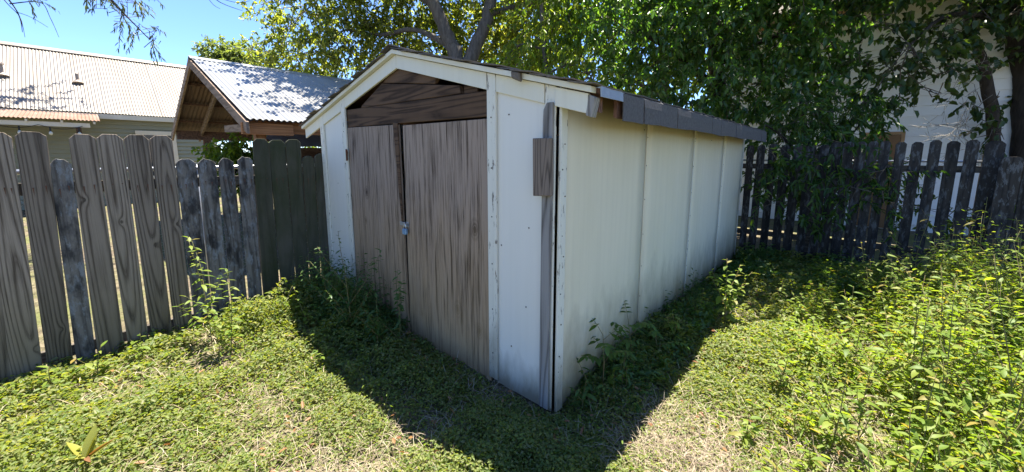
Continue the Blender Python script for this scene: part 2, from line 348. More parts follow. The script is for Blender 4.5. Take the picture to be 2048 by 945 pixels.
M['l_ground'] = leafmat('ground_cover_leaf', [(0.085, 0.135, 0.032), (0.15, 0.20, 0.042), (0.21, 0.24, 0.06), (0.21, 0.205, 0.09), (0.11, 0.16, 0.035)], 0.46, (2.2, 2.05, 0.6), 0.5, 0.3)
M['l_shade'] = leafmat('shade_ground_leaf', [(0.03, 0.065, 0.018), (0.05, 0.09, 0.025), (0.07, 0.11, 0.03)], 0.3)
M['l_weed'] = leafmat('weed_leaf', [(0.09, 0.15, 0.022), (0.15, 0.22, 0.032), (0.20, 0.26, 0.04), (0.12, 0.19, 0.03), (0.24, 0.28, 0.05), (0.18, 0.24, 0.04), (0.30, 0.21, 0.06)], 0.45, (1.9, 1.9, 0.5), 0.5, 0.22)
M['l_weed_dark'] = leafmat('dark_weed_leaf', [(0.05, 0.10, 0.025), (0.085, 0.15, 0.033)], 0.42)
M['l_pin'] = leafmat('pinnate_leaflet', [(0.06, 0.12, 0.02), (0.09, 0.15, 0.03)], 0.4)
M['l_yellow'] = leafmat('yellow_green_leaf', [(0.24, 0.26, 0.05), (0.30, 0.28, 0.06)], 0.4, (1.6, 1.5, 0.5))
M['l_brown'] = leafmat('browning_leaf', [(0.22, 0.10, 0.05), (0.26, 0.16, 0.06)], 0.3, (1.5, 1.2, 0.6))
M['straw'] = leafmat('dry_straw', [(0.26, 0.20, 0.14), (0.36, 0.30, 0.21), (0.46, 0.40, 0.30), (0.16, 0.11, 0.07)], 0.15, (1.2, 1.1, 0.9), 0.8, 0.1)

def ground_mat():
    t = NT('dry_soil_and_thatch')
    c = t.coord((1, 1, 1), rnd=False)
    a = t.noise(c, 0.9, 5, 0.6); b = t.noise(c, 9, 6, 0.7); d = t.noise(c, 70, 4, 0.7)
    col = t.mix(t.ramp(b, [(0.35, 0), (0.65, 1)]), (0.085, 0.064, 0.045), (0.24, 0.195, 0.14))
    col = t.mix(t.ramp(a, [(0.4, 0), (0.62, 0.75)]), col, (0.13, 0.15, 0.045))
    col = t.mix(t.ramp(d, [(0.3, 0.5), (0.6, 0)]), col, (0.035, 0.026, 0.018))
    return t.done(t.bsdf(col, 0.95, 0.1, bump=t.math('ADD', d, b), bstr=0.8, bdist=0.02))
M['ground'] = ground_mat()

# ------------------------------------------------------------------ ground
def bump2(x, y, cx, cy, r, h): return h * np.exp(-((x - cx) ** 2 + (y - cy) ** 2) / (r * r))
def hz(x, y):
    x = np.asarray(x, float); y = np.asarray(y, float)
    z = 0.018 * np.sin(1.7 * x + 0.6) * np.cos(1.3 * y) + 0.012 * np.sin(3.9 * x + 2.1 * y) + 0.006 * np.sin(9.1 * x - 7.3 * y)
    z = z + bump2(x, y, -2.28, 3.35, 0.45, 0.07) - 0.03
    d = np.hypot(x, y); return z * np.clip((60 - d) / 40, 0, 1)
g = np.sinh(np.linspace(-1, 1, 261) * 7.2); g = g / g.max() * 400
gx, gy = np.meshgrid(g, g + 3.0)
gv = np.stack([gx, gy, hz(gx, gy)], -1).reshape(-1, 3)
ii = (np.arange(260)[:, None] * 261 + np.arange(260)[None, :]).ravel()
gf = np.stack([ii, ii + 1, ii + 262, ii + 261], 1)
tag(link('ground', npmesh('ground', gv, gf, M['ground'], True)), kind='structure')

# ------------------------------------------------------------------ leaf geometry
def unit(a): return a / np.maximum(np.linalg.norm(a, axis=-1, keepdims=True), 1e-9)
def leaves(base, axis, nrm, L, Wd, curl=0.15, fold=0.25, wide=0.42):
    """six-point leaves folded on the midrib, drooping at the tip"""
    n = len(base); axis = unit(axis); side = unit(np.cross(axis, nrm)); nr = np.cross(side, axis)
    L = np.broadcast_to(L, (n,))[:, None]; Wd = np.broadcast_to(Wd, (n,))[:, None]
    z = np.array([0, 0, -1.0])
    def pt(t, s, h): return base + axis * (L * t) + side * (Wd * s) + nr * (Wd * h) + z * (L * curl * t * t)
    v = np.stack([base, pt(wide * 0.55, -0.42, fold), pt(wide + 0.25, -0.38, fold * 0.9), pt(1.0, 0, 0), pt(wide + 0.25, 0.38, fold * 0.9), pt(wide * 0.55, 0.42, fold)], 1).reshape(-1, 3)
    i = np.arange(n)[:, None] * 6
    f = np.concatenate([i + np.array([[0, 1, 2, 3]]), i + np.array([[0, 3, 4, 5]])], 0)
    return v, f
def rdir(n): return unit(RNG.normal(size=(n, 3)))

def crown(blobs, twigs_per_m3, per_twig, twig_len, L, Wd, droop, spread=0.5, shell=0.35, curl=0.25):
    """leafy twigs through a set of uneven blobs -> leaf arrays and twig lines"""
    bs, ax, nr, Ls, lines = [], [], [], [], []
    for (c, r, sq) in blobs:
        n = max(3, int(twigs_per_m3 * 4.19 * r ** 3 * sq))
        d = rdir(n); rad = r * (shell + (1 - shell) * RNG.random(n) ** 0.5) * (0.75 + 0.5 * RNG.random(n))
        p = np.asarray(c) + d * rad[:, None] * np.array([1, 1, sq])
        td = unit(d * 0.8 + RNG.normal(size=(n, 3)) * 0.6 + np.array([0, 0, -droop]))
        tl = twig_len * (0.6 + 0.8 * RNG.random(n))
        for k in range(per_twig):
            t = (k + 0.6 * RNG.random(n)) / per_twig
            q = p + td * (tl * t)[:, None] + np.array([0, 0, -1.0]) * (tl * t * t * droop * 0.4)[:, None]
            a = unit(td * 0.6 + RNG.normal(size=(n, 3)) * spread + np.array([0, 0, -droop * 0.9]))
            bs.append(q); ax.append(a); nr.append(unit(RNG.normal(size=(n, 3)) * 0.55 + np.array([0, 0, 1.0])))
            Ls.append(L * (0.65 + 0.6 * RNG.random(n)))
        lines.append(np.stack([p, p + td * tl[:, None] + np.array([0, 0, -1.0]) * (tl * droop * 0.4)[:, None]], 1))
    b = np.concatenate(bs); a = np.concatenate(ax); m = np.concatenate(nr); l = np.concatenate(Ls)
    return leaves(b, a, m, l, l * (Wd / L), curl), np.concatenate(lines)
def sticks(lines, r):
    """three-sided thin twigs"""
    p, q = lines[:, 0], lines[:, 1]; d = unit(q - p); a = unit(np.cross(d, np.array([0.3, 0.2, 0.93]))); b = np.cross(d, a)
    n = len(p); vs = []
    for k in range(3):
        t = 2 * math.pi * k / 3; o = (a * math.cos(t) + b * math.sin(t)) * r
        vs += [p + o, q + o * 0.4]
    v = np.stack(vs, 1).reshape(-1, 3); i = np.arange(n)[:, None] * 6
    f = np.concatenate([i + np.array([[2 * k, 2 * ((k + 1) % 3), 2 * ((k + 1) % 3) + 1, 2 * k + 1]]) for k in range(3)], 0)
    return v, f

def limb_path(pts, rs, n=14, wob=0.05):
    """smooth wobbling path through control points"""
    P = [Vector(p) for p in pts]; out = []; R = []
    m = len(P) - 1
    for i in range(m):
        p0, p1, p2, p3 = P[max(i - 1, 0)], P[i], P[i + 1], P[min(i + 2, m)]
        for k in range(n // m + 1):
            t = k / (n // m + 1)
            q = 0.5 * ((2 * p1) + (p2 - p0) * t + (2 * p0 - 5 * p1 + 4 * p2 - p3) * t * t + (3 * p1 - p0 - 3 * p2 + p3) * t ** 3)
            r = rs[i] + (rs[i + 1] - rs[i]) * t
            out.append(q + Vector((random.gauss(0, 1), random.gauss(0, 1), random.gauss(0, 0.4))) * wob * r * 2); R.append(r * random.uniform(0.92, 1.08))
    out.append(P[-1]); R.append(rs[-1]); return out, R

def tree(name, label, base, trunk, limbs, blobs, leafm, barkm, twigs=9, per=12, tl=0.5, L=0.09, Wd=0.05, droop=0.2, spread=0.5, cat='tree', group=None, shell=0.35, bare=None, twig_r=0.006, curl=0.25):
    """trunk and limbs as (points, radii); blobs as (centre, radius, squash); everything in world places"""
    base = np.asarray(base, float); root = empty(name, base, 0, label, cat, group)
    rel = lambda p: tuple(np.asarray(p, float) - base)
    tm = MB(); pp, rr = limb_path([rel(p) for p in trunk[0]], trunk[1]); tm.tube(pp, rr, 10); tm.build('trunk', M[barkm], root, smooth=True)
    for pts, rs in limbs:
        lm = MB(); pp, rr = limb_path([rel(p) for p in pts], rs); lm.tube(pp, rr, 8); lm.build('limb', M[barkm], root, smooth=True)
    (v, f), lines = crown([(np.asarray(c, float) - base, r, s) for c, r, s in blobs], twigs, per, tl, L, Wd, droop, spread, shell, curl)
    o = link('crown', npmesh('crown', v, f, M[leafm]), root); o['kind'] = 'stuff'
    # thin branchlets: from the limbs out to the twigs
    src = np.array([rel(p) for pts, _ in (limbs or [trunk]) for p in pts])
    ctr = np.array([np.asarray(c, float) - base for c, _, _ in blobs])
    near = src[np.argmin(((ctr[:, None] - src[None]) ** 2).sum(-1), 1)]
    bl = []
    for a, c, (cc, r, s) in zip(near, ctr, blobs):
        mid = (a + c) / 2 + RNG.normal(size=3) * 0.12; bl += [(a, mid), (mid, c)]
        for k in range(5): bl.append((c + RNG.normal(size=3) * 0.1, c + rdir(1)[0] * r * 0.8))
    v1, f1 = sticks(lines, twig_r); v2, f2 = sticks(np.array(bl), twig_r * 2.6)
    o = link('twigs', npmesh('twigs', np.concatenate([v1, v2]), np.concatenate([f1, f2 + len(v1)]), M['twig']), root); o['kind'] = 'stuff'
    return root

# ------------------------------------------------------------------ THE SHED (local x runs back along the side wall, local y to the left along the front)
shed = empty('garden_shed', C0, ANG, 'white painted gabled shed with weathered grey plywood double doors', 'shed')
AP, ZA, SR, SL = 1.633, 2.433, 0.273, 0.242
EAVE_R, EAVE_L, BACK = -0.27, 3.76, 4.84
def zr(v): return ZA - (SR * (AP - v) if v < AP else SL * (v - AP))
LEN = 4.84; WID = 3.27
def fpoly(name, poly, u0, u1, mat, bevel=0.002, label=None):
    o = MB().prism(poly, u0, u1, 0).build(name, M[mat], shed, bevel)
    if label: o['label'] = label
    return o
# front panels
fpoly('front_panel', [(0.012, -0.03), (0.50, -0.03), (0.50, zr(0.5) - 0.07), (0.012, zr(0.012) - 0.07)], -0.004, 0.010, 'panel')
fpoly('front_panel', [(2.70, -0.03), (3.24, -0.03), (3.24, zr(3.24) - 0.07), (2.70, zr(2.70) - 0.07)], -0.004, 0.010, 'panel')
# trims
def trim(v0, v1, z0, cut=0.0, u0=-0.026, u1=-0.005, lean=0.0):
    return fpoly('trim_board', [(v0 + lean, z0), (v1 + lean, z0), (v1, zr(v1) - cut), (v0, zr(v0) - cut)], u0, u1, 'trim', 0.003)
trim(0.470, 0.552, 0.0); trim(2.640, 2.728, -0.05); trim(3.195, 3.285, -0.06); trim(0.000, 0.075, 0.0, 0.0, -0.020)
# fascia, cut between the trims
for a, b in ((0.555, AP - 0.0015), (0.078, 0.467), (-0.215, -0.003), (AP + 0.0015, 2.637), (2.731, 3.192), (3.288, 3.735)):
    h = 0.108
    zoff = 0.0 if a > -0.1 else -0.004
    fpoly('fascia_board', [(a, zr(a) + zoff), (b, zr(b) + zoff), (b, zr(b) - h), (a, zr(a) - h)], -0.0245 if a > 0 else -0.030, -0.0045, 'fascia', 0.002)
# end block of the right fascia: angled grey wood
MB().prism([(-0.222, 1.918), (-0.262, 1.900), (-0.238, 1.800), (-0.205, 1.812)], -0.034, 0.02, 0).build('fascia_end', M['grey_board'], shed, 0.003)
# rake strips under the shingles
for a, b in ((EAVE_R + 0.02, AP - 0.001), (AP + 0.001, EAVE_L - 0.01)):
    fpoly('rake_strip', [(a, zr(a) + 0.003), (b, zr(b) + 0.003), (b, zr(b) + 0.036), (a, zr(a) + 0.036)], -0.062, -0.006, 'fascia', 0.002)
# roof deck
for a, b in ((EAVE_R, AP - 0.001), (AP + 0.001, EAVE_L)):
    fpoly('roof_deck', [(a, zr(a) + 0.005), (b, zr(b) + 0.005), (b, zr(b) + 0.034), (a, zr(a) + 0.034)], -0.004, BACK, 'deck', 0)
# shingles: the three columns along the front rake are singles, the rest one part
def shingle_mesh(i):
    r = random.Random(i); mb = MB(); nx = 3; vs = []
    wl, wu = 0.295, 0.17
    top = []
    for j in range(3):
        for k in range(nx + 1):
            x = wl * k / nx; y = wu * j / 2 + (r.uniform(-.006, .006) if j == 0 else 0)
            lift = (0.007 if j == 0 else 0.004 if j == 1 else 0) + r.uniform(-.003, .006) * (1 if j == 0 else .3)
            top.append((x, y, lift + 0.006))
    n = nx + 1; vs = top + [(x, y, z - 0.007) for x, y, z in top]; m = len(top); fs = []
    for j in range(2):
        for k in range(nx):
            a = j * n + k; fs += [(a, a + 1, a + n + 1, a + n), (a + m, a + n + m, a + n + 1 + m, a + 1 + m)]
    for k in range(nx): fs += [(k, k + m, k + 1 + m, k + 1), (2 * n + k, 2 * n + k + 1, 2 * n + k + 1 + m, 2 * n + k + m)]
    for j in range(2): fs += [(j * n, (j + 1) * n, (j + 1) * n + m, j * n + m), (j * n + nx, j * n + nx + m, (j + 1) * n + nx + m, (j + 1) * n + nx)]
    return vs, fs
SHM = [shingle_mesh(i) for i in range(6)]
SHME = [pydata('shingle', v, f, M['shingle2' if i % 2 else 'shingle']) for i, (v, f) in enumerate(SHM)]
rest = MB()
for side in (0, 1):
    sl = math.atan(SR if side == 0 else SL); e = EAVE_R - 0.015 if side == 0 else EAVE_L + 0.015
    run = abs(AP - e) / math.cos(sl); n = int(run / 0.138)
    for j in range(n):
        d = j * 0.138
        v = e + d * math.cos(sl) * (1 if side == 0 else -1); z = zr(v) + 0.037
        for k in range(18):
            x = -0.085 + k * 0.30 - (0.15 if j % 2 else 0) + random.uniform(-.012, .012)
            if x > BACK - 0.2: continue
            if side == 0: rot = (sl, 0, 0); px = x
            else: rot = (sl, 0, math.pi); px = x + 0.295
            i = random.randrange(6)
            if k < 3:
                if k == 0 and j % 2:
                    px += 0.15 if side == 0 else 0.0
                    if side == 1: px = -0.085 + 0.295 + random.uniform(-.02, .01)
                    else: px = -0.085 + random.uniform(-.02, .01)
                    z += 0.004
                o = link('shingle', SHME[i], shed, (px, v, z + random.uniform(0, .003)), (rot[0] + random.uniform(-.03, .01), random.uniform(-.02, .02), rot[2] + random.uniform(-.02, .02)))
            else:
                mt = Matrix.Translation((px, v, z)) @ Matrix.Rotation(rot[2], 4, 'Z') @ Matrix.Rotation(sl, 4, 'X')
                rest.add([mt @ Vector(q) for q in SHM[i][0]], SHM[i][1])
o = rest.build('shingle_field', M['shingle'], shed); o['kind'] = 'stuff'
for k in range(17):   # ridge caps
    o = MB().prism([(-0.13, -0.03), (0, 0.012), (0.13, -0.03), (0.13, -0.038), (0, 0.003), (-0.13, -0.038)], 0, 0.32, 0).build('ridge_cap', M['shingle'], shed, 0, loc_=(-0.09 + k * 0.3, AP, ZA + 0.062 + 0.002 * (k % 2)), rot=(0, 0.012, 0))
# turned down shingles hanging along the right eave
us = [0.225, 0.505, 0.79, 1.10, 1.40, 1.70, 2.01, 2.32, 2.63, 2.94, 3.25, 3.55, 3.86, 4.17, 4.48, 4.845]
h2 = 0.158
for i in range(len(us) - 1):
    a, b = us[i] + 0.003, us[i + 1] - 0.003; h = h2 + random.uniform(-.003, .003); h2 = 0.158 + random.uniform(-.006, .006); dy = random.uniform(-.003, .003)
    vs = []; zt = zr(EAVE_R) + 0.043
    prof = [(0.035, 0.004), (0.0, 0.004), (-0.020, -0.012), (-0.024, -0.06), (-0.026, -1)]
    for x, hh in ((a, h), ((a + b) / 2, (h + h2) / 2 + random.uniform(-.003, .003)), (b, h2)):
        for yy, zz in prof: vs.append((x, EAVE_R + yy + (dy if zz < -.05 else 0), zt + (zz if zz > -.5 else -hh)))
    fs = [(k * 5 + j, k * 5 + j + 1, k * 5 + j + 6, k * 5 + j + 5) for k in range(2) for j in range(4)]
    me = pydata('shingle', vs, fs, M['shingle']); bm = bmesh.new(); bm.from_mesh(me)
    bmesh.ops.solidify(bm, geom=bm.faces[:], thickness=0.006); bm.to_mesh(me); bm.free(); link('shingle', me, shed)
# drip edge left bare at the front of the eave
MB().prism([(EAVE_R + 0.02, zr(EAVE_R) + 0.038), (EAVE_R - 0.016, zr(EAVE_R) + 0.040), (EAVE_R - 0.020, zr(EAVE_R) - 0.012), (EAVE_R - 0.014, zr(EAVE_R) - 0.012), (EAVE_R - 0.010, zr(EAVE_R) + 0.030)], -0.02, 0.24, 0).build('drip_edge', M['drip'], shed)
# rafter tails and eave blocking
for k in range(9):
    x = 0.05 + k * 0.61
    if x + .04 > LEN: x = LEN - 0.06
    fpoly('rafter', [(-0.235, zr(-0.235) - 0.09), (0.10, zr(0.10) - 0.11), (0.10, zr(0.10) + 0.003), (-0.235, zr(-0.235) + 0.003)], x, x + 0.04, 'deck', 0)
fpoly('eave_board', [(-0.255, zr(-0.255) - 0.105), (-0.235, zr(-0.235) - 0.105), (-0.235, zr(-0.235) + 0.002), (-0.255, zr(-0.255) + 0.002)], 0.22, BACK - 0.02, 'deck', 0)
# side wall: four sheets, battens on the joints
def spoly(name, poly, v0, v1, mat, bevel=0.002, parent=None):
    return MB().prism(poly, v0, v1, 1).build(name, M[mat], parent or shed, bevel)
ZS = zr(0) - 0.005
seams = [0.0, 1.222, 2.452, 3.682, LEN]
for i in range(4):
    a, b = seams[i] + (0.012 if i == 0 else 0.004), seams[i + 1] - 0.005
    nx, nz = 8, 6; vs = []; dv = 0.004 * (i % 2)
    for j in range(nz + 1):
        for k in range(nx + 1):
            s = k / nx; t = j / nz
            bow = 0.006 * math.sin(s * math.pi) * math.sin(t * 2.6 + i) + 0.0025 * math.sin(s * 9 + i * 2)
            vs.append((a + (b - a) * s, -0.004 - dv - bow, -0.05 + (ZS + 0.05) * t))
    n = nx + 1; fs = [(j * n + k, j * n + k + 1, (j + 1) * n + k + 1, (j + 1) * n + k) for j in range(nz) for k in range(nx)]
    me = pydata('side_panel', vs, fs, M['panel_side'], True); bm = bmesh.new(); bm.from_mesh(me)
    bmesh.ops.solidify(bm, geom=bm.faces[:], thickness=-0.01); bm.to_mesh(me); bm.free(); link('side_panel', me, shed)
for i, s in enumerate(seams[1:4]):
    spoly('joint_strip', [(s + 0.005, -0.03), (s + 0.028, -0.03), (s + 0.026, ZS), (s + 0.006, ZS)], -0.020, -0.0115, 'trim', 0.002)
spoly('joint_strip', [(LEN - 0.03, -0.03), (LEN + 0.02, -0.03), (LEN + 0.02, ZS), (LEN - 0.03, ZS)], -0.022, -0.013, 'trim', 0.002)
spoly('corner_trim', [(0.0, -0.02), (0.068, -0.02), (0.066, ZS + 0.004), (0.0, ZS + 0.004)], -0.030, -0.013, 'trim', 0.003)
# left and back walls
MB().box((0.012, WID - 0.01, -0.05), (LEN, WID, zr(WID) - 0.02)).build('side_panel', M['panel'], shed)
fpoly('back_panel', [(0.0, -0.05), (WID - .012, -0.05), (WID - .012, zr(WID) - 0.02), (AP, ZA - 0.01), (0.0, zr(0) - 0.02)], LEN - 0.012, LEN, 'panel')
# headers over the doors
fpoly('header_beam', [(0.556, 1.862), (2.636, 1.893), (2.636, 2.068), (2.2, 2.058), (0.556, 2.030)], 0.000, 0.038, 'header', 0.004)
fpoly('header_beam', [(0.845, 2.040), (2.335, 2.063), (2.322, 2.085), (1.93, 2.243), (0.858, 2.098)], 0.002, 0.040, 'header', 0.004)
fpoly('header_beam', [(1.15, 2.145), (1.915, 2.248), (1.73, 2.345), (AP, 2.38), (1.1, 2.245)], 0.006, 0.044, 'header', 0.004)
fpoly('header_beam', [(0.70, 2.040), (0.842, 2.042), (0.842, 2.10), (0.70, 2.09)], 0.03, 0.065, 'header', 0.002)
# doors
def door(poly, u0, u1):
    o = fpoly('door', poly, u0, u1, 'ply', 0.002); return o
dl = door([(2.634, -0.08), (1.632, -0.10), (1.668, 1.868), (2.634, 1.888)], -0.006, 0.012)
dr = door([(0.558, -0.09), (1.618, -0.10), (1.612, 1.858), (0.558, 1.848)], 0.002, 0.018)
def sub(name, parent, mb, mat, bevel=0.0, smooth=False): return mb.build(name, M[mat], parent, bevel, smooth)
sub('edge_strip', dl, MB().prism([(1.644, 1.02), (1.664, 1.02), (1.735, 1.884), (1.662, 1.880)], -0.019, -0.008, 0), 'header', 0.002)
for z in (1.61,):
    sub('hinge', dl, MB().prism([(2.62, z - .055), (2.650, z - .055), (2.650, z + .055), (2.62, z + .055)], -0.034, -0.028, 0).tube([(-0.036, 2.634, z - .06), (-0.036, 2.634, z + .06)], [.007, .007], 8), 'rusty')
sub('hasp', dl, MB().box((-0.014, 1.612, 0.985), (-0.009, 1.695, 1.018)).box((-0.018, 1.585, 0.992), (-0.014, 1.64, 1.010)), 'steel', 0.001)
sub('staple', dr, MB().tube([(0.0, 1.592, 1.013), (-0.034, 1.592, 1.013), (-0.034, 1.592, 0.988), (0.0, 1.592, 0.988)], [.0035] * 4, 6).box((-0.004, 1.572, 0.978), (0.001, 1.612, 1.024)), 'steel')
# nails and knots heads in the front and the side wall
nm = MB()
def nail_f(v, z, u=-0.0055, r=0.005): nm.tube([(u, v, z), (u - 0.002, v, z)], [r, r], 7)
def nail_s(x, z, v=-0.0135, r=0.005): nm.tube([(x, v, z), (x, v - 0.003, z)], [r, r], 7)
for v, z in ((0.37, 1.86), (0.2, 1.15), (0.22, 0.62), (0.35, 0.3), (0.09, 1.4), (0.44, 1.0), (2.95, 1.3), (3.1, 0.9)): nail_f(v, z)
for x in (0.13, 0.5, 0.85, 1.17, 1.29, 1.8, 2.3, 2.5, 3.1, 3.6): 
    nail_s(x, 1.80 + random.uniform(-.05, .03), r=.006); 
for x, z in ((0.52, 1.1), (0.9, 1.32), (1.4, 1.32), (1.75, 1.3), (0.3, 0.7), (2.0, 1.6)): nail_s(x, z)
for k in range(9): nail_s(0.03 + random.uniform(-.02, .025), 0.2 + k * .19 + random.uniform(-.07, .07), -0.0305, random.uniform(.0025, .005))
for s in seams[1:4]:
    for k in range(7): nail_s(s + .012, 0.15 + k * .27 + random.uniform(-.03, .03), -0.0205, .004)
for v in (0.51, 2.684, 3.24):
    for k in range(6): nail_f(v, 0.2 + k * .33, -0.0265, .005)
o = nm.build('nail_heads', M['nail'], shed); o['kind'] = 'stuff'
# dog eared board and block nailed to the front right corner
fpoly('corner_board', [(0.012, 0.0), (0.080, 0.0), (0.074, 1.80), (0.070, 1.862), (0.048, 1.900), (0.004, 1.900), (0.004, 1.4)], -0.041, -0.0275, 'grey_board', 0.002)
fpoly('nailed_block', [(-0.012, 1.372), (0.112, 1.365), (0.118, 1.702), (-0.006, 1.700)], -0.080, -0.042, 'brown_block', 0.004)
# torn shingle lump on the rake
MB().prism([(0.205, zr(.2) - .015), (0.275, zr(.275) - .005), (0.28, zr(.28) + .035), (0.21, zr(.21) + .04)], -0.095, -0.063, 0).build('torn_felt', M['shingle2'], shed, 0.008)
# padlock hangs from the hasp
pl = empty('padlock', W(-0.030, 1.592, 0.945), ANG, 'small blue grey padlock hanging from the door hasp', 'padlock')
MB().prism([(-0.026, -0.030), (0.026, -0.030), (0.028, -0.02), (0.028, 0.016), (0.02, 0.022), (-0.02, 0.022), (-0.028, 0.016), (-0.028, -0.02)], -0.013, 0.011, 0).build('lock_body', M['lockblue'], pl, 0.004)
MB().tube([(0, -0.017, 0.02), (0, -0.017, 0.045), (0, -0.010, 0.058), (0, 0, 0.063), (0, 0.010, 0.058), (0, 0.017, 0.045), (0, 0.017, 0.02)], [.0045] * 7, 8).build('shackle', M['steel'], pl, smooth=True)

# ------------------------------------------------------------------ LEFT FENCE
def picket_poly(w0, w1, tl, tr, z0, z1, kind, rnd):
    """outline: bottom edge w0..w1, top edge tl..tr"""
    if kind == 'dog':
        c = min(0.035, (tr - tl) * 0.28); c2 = c * rnd.uniform(.8, 1.2)
        return [(w0, z0), (w1, z0), (tr, z1 - c2), (tr - c, z1), (tl + c, z1 + rnd.uniform(-.004, .004)), (tl, z1 - c)]
    n = 6; top = []
    for k in range(n + 1):
        s = k / n; e = 0.05 * max(0, abs(s - 0.5) * 2 - 0.45) ** 1.2
        top.append((tr + (tl - tr) * s, z1 - e * 1.6 - rnd.uniform(0, 0.014)))
    return [(w0, z0), (w1, z0)] + top
LF_V = lambda u: 3.2 + 0.07 * (u + 1.5)
LF_ANG = math.atan(0.07)
lf_origin = W(-1.5, 3.2, 0); fa = ANG + LF_ANG
FU = np.array([math.cos(fa), math.sin(fa), 0]); FV = np.array([-math.sin(fa), math.cos(fa), 0])
left_fence = empty('picket_fence', lf_origin, fa, 'patched grey wooden picket fence running from the left to the shed', 'fence')
def lf_s(px, py):
    p = on_plane(px, py, lf_origin, FV) - lf_origin; return p @ FU, p[2]
# joints between neighbours: (top x left edge, top x right edge, top y, foot x left, foot x right, foot y, kind, material)
LP = [(-34, 22, 265, 20, 88, 745, 'dog', 'picket_new'), (27, 92, 264, 95, 149, 735, 'dog', 'picket_new'), (96, 141, 317, 150, 191, 700, 'old', 'picket_old'),
      (136, 190, 269, 194, 250, 700, 'dog', 'picket_new'), (191, 244, 269, 256, 299, 690, 'dog', 'picket_new'), (246, 296, 270, 304, 347, 682, 'dog', 'picket_new'),
      (299, 344, 271, 350.5, 388, 670, 'dog', 'picket_new'), (350, 391, 317, 392, 428, 660, 'old', 'picket_old'), (393, 430, 317, 429, 463, 640, 'old', 'picket_old'),
      (436, 467, 316, 466, 497, 625, 'old', 'picket_old'), (474, 504, 313, 500, 527, 622, 'old', 'picket_old'), (503.5, 535.5, 278, 528, 561, 600, 'dog', 'picket_moss'),
      (536.5, 569, 280, 563.5, 593, 590, 'dog', 'picket_moss'), (569.5, 599, 279, 594, 620, 580, 'dog', 'picket_moss'), (604, 628, 311, 622, 643, 570, 'old', 'picket_moss'), (630, 653, 306, 645, 664, 570, 'old', 'picket_moss')]
rnd = random.Random(3)
def picket(parent, a0, a1, b0, b1, z1, kind, mat, dy=0.0, th=0.017):
    cx = (a0 + a1) / 2; k = (z1 + 0.1)
    poly = picket_poly(b0 - cx, b1 - cx, a0 - cx, a1 - cx, -0.12, z1, kind, rnd)
    return MB().prism(poly, -th / 2, th / 2, 1).build('picket', M[mat], parent, 0.002, loc_=(cx, dy, 0), rot=(rnd.uniform(-.008, .008), 0, rnd.uniform(-.02, .02)))
for (tl, tr, ty, bl, br, by, kind, mat) in LP:
    s0, z1 = lf_s(tl, ty); s1, z2 = lf_s(tr, ty); q0, zb = lf_s(bl, by); q1, _ = lf_s(br, by)
    ztop = (z1 + z2) / 2; f = (ztop + 0.12) / (ztop - zb)
    o = picket(left_fence, s0, s1, s0 + (q0 - s0) * f, s1 + (q1 - s1) * f, ztop, kind, mat, dy=rnd.uniform(-.004, .004) + (0.0 if kind == 'dog' else 0.006))
s = lf_s(-34, 265)[0]
for k in range(5):
    picket(left_fence, s - 0.15 * (k + 1) - .0, s - 0.15 * k - .012, s - 0.15 * (k + 1), s - 0.15 * k - .016, 1.76, 'dog', 'picket_new')
s = lf_s(653, 306)[0]
for k in range(8):
    picket(left_fence, s + 0.16 * k + .012, s + 0.16 * (k + 1), s + 0.16 * k + .014, s + 0.16 * (k + 1), 1.6, 'old', 'picket_moss')
fn = MB()
for (tl, tr, ty, bl, br, by, kind, mat) in LP:
    a, b = lf_s(tl, ty)[0], lf_s(tr, ty)[0]
    for q in (0.3, 0.7):
        x = a + (b - a) * q + rnd.uniform(-.01, .01); z = 1.36 + rnd.uniform(-.02, .02)
        fn.tube([(x, -0.012, z), (x, -0.018, z)], [.0045, .0045], 6)
        fn.prism([(x - .003, z - .002), (x + .003, z - .002), (x + .001, z - rnd.uniform(.03, .09))], -0.0145, -0.0142, 1)
o = fn.build('nail_heads', M['rusty'], left_fence); o['kind'] = 'stuff'
for z in (1.36, 0.07):
    MB().box((-1.7, 0.022, z - .045), (3.0, 0.060, z + .045)).build('rail', M['rail'], left_fence, 0.003)
for x in (-1.62, 0.85, 2.9):
    MB().box((x - .045, 0.063, -0.3), (x + .045, 0.153, 1.5)).build('post', M['rail'], left_fence, 0.004)
# galvanised pipe fence right behind it
pf = empty('pipe_fence', W(-1.5, 3.2, 0) + FV * 0.25, fa, 'galvanised chain link fence rail showing behind the left pickets', 'fence')
MB().tube([(-2.2, 0, 1.47), (3.2, 0, 1.50)], [.021, .021], 10).build('top_rail', M['steel'], pf, smooth=True)
for x in (-2.0, 0.4, 2.8): MB().tube([(x, 0.045, -.2), (x, 0.045, 1.52)], [.024, .024], 10).build('post', M['steel'], pf, smooth=True)
wm = MB()
for k in range(-44, 64):
    x = k * 0.075
    for sgn in (1, -1):
        x2 = x + sgn * 1.4
        wm.add([(x - .001, 0.001 * sgn, .03), (x + .001, 0.001 * sgn, .03), (x2 + .001, 0.001 * sgn, 1.44), (x2 - .001, 0.001 * sgn, 1.44)], [(0, 1, 2, 3)]) if -2.2 < x < 3.2 and -2.2 < x2 < 3.2 else None
o = wm.build('wire_mesh', M['steel'], pf); o['kind'] = 'stuff'

